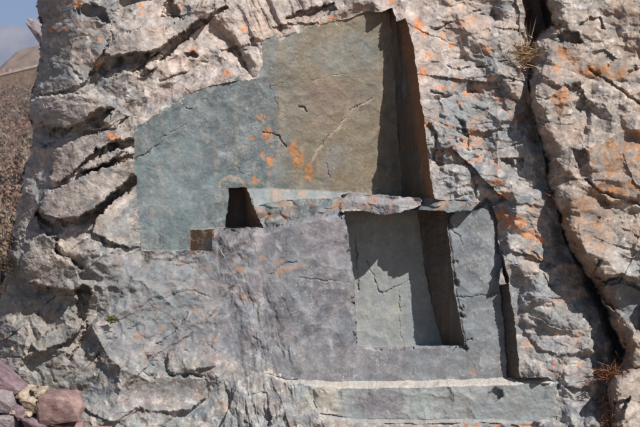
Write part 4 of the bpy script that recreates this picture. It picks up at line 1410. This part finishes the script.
MAT_HILL = earth_material('dry_hillside', [(.3, srgb(104, 88, 76)), (.5, srgb(134, 114, 98)), (.7, srgb(158, 140, 122))], .25)
MAT_MTN = earth_material('far_mountain', [(.3, srgb(92, 84, 76)), (.5, srgb(124, 108, 94)), (.7, srgb(150, 132, 112))], .006, .3)
MAT_TERR = earth_material('terrace_stone', [(.3, srgb(92, 74, 62)), (.5, srgb(122, 98, 80)), (.7, srgb(146, 122, 100))], 1.1)
MAT_COPE = earth_material('terrace_coping', [(.3, srgb(150, 130, 112)), (.7, srgb(196, 178, 158))], 1.0)

gx = np.concatenate([np.linspace(-4000, -260, 14), np.linspace(-240, 120, 90), np.linspace(150, 4000, 14)])
gy = np.concatenate([np.linspace(-60, 12, 12), np.linspace(13, 60, 60), np.linspace(62, 440, 90), np.linspace(480, 6000, 18)])
sheet('ground', gx, gy, lambda X, Y: ground_z(X, Y) + fbm(X * .12, Y * .12, 801, 4) * .35 * sstep(22, 40, Y), MAT_GROUND)

# terrace wall with coping, people on the path above it
TW = 190.0
tw = empty('terrace_wall', (float(at(10, 97, TW).x), TW, 30))
tag(tw, 'long brown stone terrace wall crossing the far hillside', 'terrace wall')
def wall_top(x):     # rises gently to the right
    a, b_ = at(0, 76, TW), at(37, 67, TW)
    return a.z + (x - a.x) * (b_.z - a.z) / (b_.x - a.x) * (1 if x < b_.x else 1)
bm = bmesh.new()
xsw = np.arange(-96, -44, .45); prevc = None
for x_ in xsw:
    zt = wall_top(x_)
    colv = []
    for j in range(14):
        z_ = 29.0 + (zt - 29.0) * j / 13
        yy = TW - .25 * (1 - j / 13) + float(fbm(np.array([x_ * 1.3]), np.array([z_ * 1.6]), 811, 3)[0]) * .14
        colv.append(bm.verts.new((x_, yy, z_)))
    colv.append(bm.verts.new((x_, TW + 1.2, zt)))
    if prevc:
        for j in range(14):
            bm.faces.new((prevc[j], colv[j], colv[j + 1], prevc[j + 1]))
    prevc = colv
me = bpy.data.meshes.new('wall_face'); bm.to_mesh(me); bm.free(); me.materials.append(MAT_TERR)
link('wall_face', me, tw)
bm = bmesh.new()
prevc = None
for x_ in xsw:
    zt = wall_top(x_)
    wv = .05 * math.sin(x_ * 3.1)
    c_ = [bm.verts.new(p) for p in ((x_, TW - .2, zt + .02), (x_, TW - .2, zt + .40 + wv), (x_, TW + .7, zt + .44 + wv), (x_, TW + .7, zt + .02))]
    if prevc:
        for j in range(4):
            bm.faces.new((prevc[j], c_[j], c_[(j + 1) % 4], prevc[(j + 1) % 4]))
    else:
        bm.faces.new(c_)
    prevc = c_
me = bpy.data.meshes.new('coping'); bm.to_mesh(me); bm.free(); me.materials.append(MAT_COPE)
link('coping', me, tw)

def path_z(x): return wall_top(x) + .10
def hill_z(X, Y):
    crest = 41.4 + np.clip(X + 78.2, -60, 0) * .8 + np.clip(X + 78.2, 0, 5.2) * 1.08 + np.clip(X + 73.0, 0, 30) * .35
    nz = fbm(X * .16, Y * .16, 821, 5, .6) * 1.3
    t = sstep(196, 228, Y)
    a, b_ = at(0, 76, TW), at(37, 67, TW)
    pz = a.z + (X - a.x) * (b_.z - a.z) / (b_.x - a.x) + .08
    z = pz + (crest + nz - pz) * t
    z = np.where(crest + nz < pz, pz - 3 * t, z)
    return z - sstep(232, 262, Y) * (z - 20)
sheet('hillside', np.linspace(-120, -40, 110), np.concatenate([[191.3, 193], np.linspace(194, 262, 70)]), hill_z, MAT_HILL)

def mtn_z(X, Y):
    r = 590 + fbm(X * .0035, Y * .002, 831, 5, .55) * 70 - (X + 900) * .16
    prof = sstep(2050, 2600, Y) * sstep(3300, 2700, Y)
    spur = fbm(X * .006, Y * .006, 841, 5, .55) * 80 * prof
    return -2 + np.clip(r, 120, 640) * prof ** 1.1 + spur * (1 - prof * .7)
sheet('mountain', np.linspace(-2200, 1800, 150), np.linspace(2000, 3350, 60), mtn_z, MAT_MTN)

# crag standing behind the left shoulder
cg = link('rock_crag', stone_mesh('rock_crag', 5.8, 8.9, 4.5, 44, MAT_GREYST, power=2.6, cuts=60, sub=7, rough=.16, edge=.05))
cgp = at(134, 106, 36)
cg.location = cgp
cg.rotation_euler = (0, R(-14), 0)
tag(cg, 'dark weathered crag rising behind the left shoulder of the outcrop', 'crag')

# shrubs on the slope below the terrace
def shrub(name, loc, h, w, seed, mats, label, cat, group, leaves=260, lw=.05):
    e = empty(name, loc)
    tag(e, label, cat, group)
    rg = random.Random(seed)
    bm = bmesh.new()
    tips = []
    for i in range(16):
        a = rg.uniform(0, 6.283)
        d = Vector((math.cos(a) * rg.uniform(.1, .9) * w / h, math.sin(a) * rg.uniform(.1, .9) * w / h, 1))
        blade(bm, (rg.uniform(-.1, .1) * w, rg.uniform(-.1, .1) * w, 0), d, h * rg.uniform(.6, .9), h * .035, .08, rg, 4)
    me = bpy.data.meshes.new('branch'); bm.to_mesh(me); bm.free(); me.materials.append(MAT_TWIG)
    link('branch', me, e).matrix_parent_inverse = Matrix()
    bm = bmesh.new()
    clumps = [Vector((rg.gauss(0, .42) * w, rg.gauss(0, .42) * w, h * rg.uniform(.3, .98))) for _ in range(18)]
    for i in range(leaves):
        c_ = rg.choice(clumps)
        p = c_ + Vector((rg.gauss(0, .12) * w, rg.gauss(0, .12) * w, rg.gauss(0, .08) * h))
        blade(bm, p, (rg.gauss(0, 1), rg.gauss(0, 1), rg.gauss(.3, 1)), lw * 2.2 * rg.uniform(.6, 1.3), lw * rg.uniform(.6, 1.2), .2, rg, 2)
    me = bpy.data.meshes.new('foliage'); bm.to_mesh(me); bm.free(); me.materials.append(mats)
    link('foliage', me, e).matrix_parent_inverse = Matrix()
    return e
MAT_SH1 = leaf_material('shrub_brown', (146, 124, 106), (98, 82, 72))
MAT_SH2 = leaf_material('shrub_rust', (142, 112, 100), (104, 80, 74))
MAT_SH3 = leaf_material('shrub_grey', (140, 126, 112), (98, 88, 80))
rg = random.Random(77)
SHR = [(6, 34, 1.5, 1.1), (22, 30, 1.2, .9), (14, 45, 1.8, 1.5), (3, 55, 1.8, 1.6), (26, 60, 1.7, 1.5), (12, 75, 2.0, 1.9), (28, 90, 2.2, 2.0), (2, 95, 2.4, 2.2),
       (18, 115, 2.4, 2.4), (31, 130, 2.6, 2.4), (6, 140, 2.8, 2.6), (24, 158, 2.8, 2.8), (12, 172, 2.6, 2.6), (-6, 42, 1.6, 1.4), (33, 175, 2.6, 2.6), (4, 24, .8, .6), (10, 21.5, .7, .5), (16, 26, .9, .7),
       (-22, 60, 1.8, 1.6), (-30, 85, 2.0, 2.0), (-18, 120, 2.4, 2.2), (-34, 150, 2.6, 2.6), (-45, 45, 1.5, 1.4)]
for i, (u, y_, h, w) in enumerate(SHR):
    d = ray(u, 213.5); x_ = d[0] * y_ / d[1]
    z_ = float(ground_z(0, y_))
    k = i % 3
    shrub('dry_shrub', (x_, y_, z_ - .05), h, w, 100 + i, (MAT_SH1, MAT_SH2, MAT_SH3)[k],
          ('dry brown shrub', 'rust-coloured dry shrub', 'grey-brown dry shrub')[k] + (' on the near slope beside the rock flank' if y_ < 50 else ' halfway up the slope to the terrace' if y_ < 110 else ' close under the terrace wall'),
          'shrub', 'shrubs on the slope below the terrace', 420, .05 + .0007 * y_)
for i, (u, v, dl, n) in enumerate([(4, 268, -1.0, 6), (13, 246, -1.15, 5), (-4, 290, -.9, 6)]):
    seed_plant(u, v, dl, n, 40 + i)

# grassy litter on the slope, not countable
rg = random.Random(9)
bm = bmesh.new()
for i in range(12000):
    y_ = 17 * (190 / 17) ** rg.random()
    u = rg.uniform(-40, 60) if i < 5200 else rg.uniform(-330, 90)
    d = ray(u, 213.5); x_ = d[0] * y_ / d[1]
    z_ = float(np.interp(y_, [13.5, 16, 25, 188, 192], [0, .35, 2.7, 30.3, 31]))
    s_ = .10 + .004 * y_
    blade(bm, (x_, y_, z_), (rg.gauss(0, .5), rg.gauss(0, .5), 1), s_ * rg.uniform(1, 2.4), s_ * .25, .4, rg, 3)
me = bpy.data.meshes.new('dry_ground_cover'); bm.to_mesh(me); bm.free()
me.materials.append(MAT_SH1)
tag(link('dry_ground_cover', me), 'dry brown grass and weeds covering the slope below the terrace', 'ground cover', kind='stuff')

# ------------------------------------------------------------------ people on the terrace path
def person(u, jacket, trousers, hair, label, facing, seed):
    x_ = float(at(u, 70, TW + 2.2).x)
    b0 = Vector((x_, TW + 2.2, float(hill_z(np.array([x_]), np.array([TW + 2.2]))[0])))
    e = empty('person', b0, facing)
    tag(e, label, 'person', 'people on the terrace path')
    J = {'pel': ((0, 0, .92), .15), 'wst': ((0, 0, 1.08), .135), 'chs': ((0, .01, 1.30), .165), 'nck': ((0, .01, 1.46), .06), 'hd0': ((0, -.01, 1.56), .085), 'hd1': ((0, -.01, 1.67), .085),
         'hl': ((.09, 0, .86), .10), 'kl': ((.10, -.05, .48), .068), 'al': ((.10, .02, .09), .05), 'tl': ((.11, -.13, .04), .04),
         'hr': ((-.09, 0, .86), .10), 'kr': ((-.10, .04, .48), .068), 'ar': ((-.10, .12, .09), .05), 'tr': ((-.11, -.02, .04), .04),
         'sl': ((.19, .01, 1.40), .07), 'el': ((.25, .03, 1.12), .05), 'wl': ((.24, -.08, .90), .038), 'fl': ((.23, -.12, .80), .035),
         'sr': ((-.19, .01, 1.40), .07), 'er': ((-.25, .03, 1.12), .05), 'wr': ((-.24, -.06, .90), .038), 'fr': ((-.23, -.10, .80), .035)}
    E = [('pel', 'wst'), ('wst', 'chs'), ('chs', 'nck'), ('nck', 'hd0'), ('hd0', 'hd1'), ('pel', 'hl'), ('hl', 'kl'), ('kl', 'al'), ('al', 'tl'), ('pel', 'hr'), ('hr', 'kr'), ('kr', 'ar'), ('ar', 'tr'),
         ('chs', 'sl'), ('sl', 'el'), ('el', 'wl'), ('wl', 'fl'), ('chs', 'sr'), ('sr', 'er'), ('er', 'wr'), ('wr', 'fr')]
    ks = list(J)
    me = bpy.data.meshes.new('body')
    me.from_pydata([J[k][0] for k in ks], [(ks.index(a), ks.index(b_)) for a, b_ in E], [])
    o = link('body', me, e); o.matrix_parent_inverse = Matrix()
    md = o.modifiers.new('skin', 'SKIN')
    for i, k in enumerate(ks):
        me.skin_vertices[0].data[i].radius = (J[k][1], J[k][1])
    me.skin_vertices[0].data[0].use_root = True
    sb = o.modifiers.new('subdivision', 'SUBSURF'); sb.levels = 1; sb.render_levels = 1
    m, nt, b = new_mat('person_clothing')
    tc = N(nt, 'ShaderNodeTexCoord')
    sep = N(nt, 'ShaderNodeSeparateXYZ')
    nt.links.new(tc.outputs['Object'], sep.inputs[0])
    mr = N(nt, 'ShaderNodeMath', operation='DIVIDE'); mr.inputs[1].default_value = 1.8
    nt.links.new(sep.outputs['Z'], mr.inputs[0])
    skin = srgb(186, 138, 110)
    r = ramp_node(nt, mr.outputs[0], [(0, srgb(60, 50, 44)), (.055, srgb(*trousers)), (.50, srgb(*jacket)), (.80, skin), (.90, srgb(*hair))])
    r.color_ramp.interpolation = 'CONSTANT'
    nt.links.new(r.outputs[0], b.inputs['Base Color'])
    me.materials.append(m)
    # hair cap and hands' bag straps are below a pixel here; a hat brim shows as the head's silhouette
    bm = bmesh.new()
    bmesh.ops.create_uvsphere(bm, u_segments=12, v_segments=8, radius=.105)
    for v_ in bm.verts:
        v_.co.z = max(v_.co.z, -.02) * .9
        if v_.co.z <= 0:
            v_.co.x *= 1.5; v_.co.y *= 1.5
    hm = bpy.data.meshes.new('hat'); bm.to_mesh(hm); bm.free()
    mh, nt, b = new_mat('hat_cloth'); b.inputs['Base Color'].default_value = (*srgb(*hair), 1)
    hm.materials.append(mh)
    h_ = link('hat', hm, e); h_.matrix_parent_inverse = Matrix(); h_.location = (0, -.01, 1.68)
person(3.4, (176, 96, 96), (70, 70, 90), (210, 190, 160), 'distant walker in a red top and pale hat on the terrace path', R(20), 1)
person(7.0, (110, 110, 150), (60, 58, 60), (70, 60, 56), 'distant walker in a blue-grey jacket and dark hat on the terrace path', R(-30), 2)
person(10.3, (188, 130, 140), (90, 80, 84), (60, 48, 44), 'distant walker in a pink top and dark hat on the terrace path', R(60), 3)

# ------------------------------------------------------------------ haze
bm = bmesh.new()
bmesh.ops.create_cube(bm, size=1.0)
for v_ in bm.verts:
    v_.co = Vector((v_.co.x * 9000, 2950 + v_.co.y * 6300, 340 + v_.co.z * 690))
me = bpy.data.meshes.new('haze'); bm.to_mesh(me); bm.free()
hz = link('haze', me)
m = bpy.data.materials.new('haze'); m.use_nodes = True
nt = m.node_tree
for n in list(nt.nodes):
    nt.nodes.remove(n)
out = N(nt, 'ShaderNodeOutputMaterial')
pv = N(nt, 'ShaderNodeVolumePrincipled')
pv.inputs['Color'].default_value = (.55, .70, 1.0, 1)
pv.inputs['Density'].default_value = HAZE
pv.inputs['Anisotropy'].default_value = 0.0
nt.links.new(pv.outputs[0], out.inputs['Volume'])
me.materials.append(m)
tag(hz, 'thin pale blue haze filling the valley air', 'haze', kind='stuff')
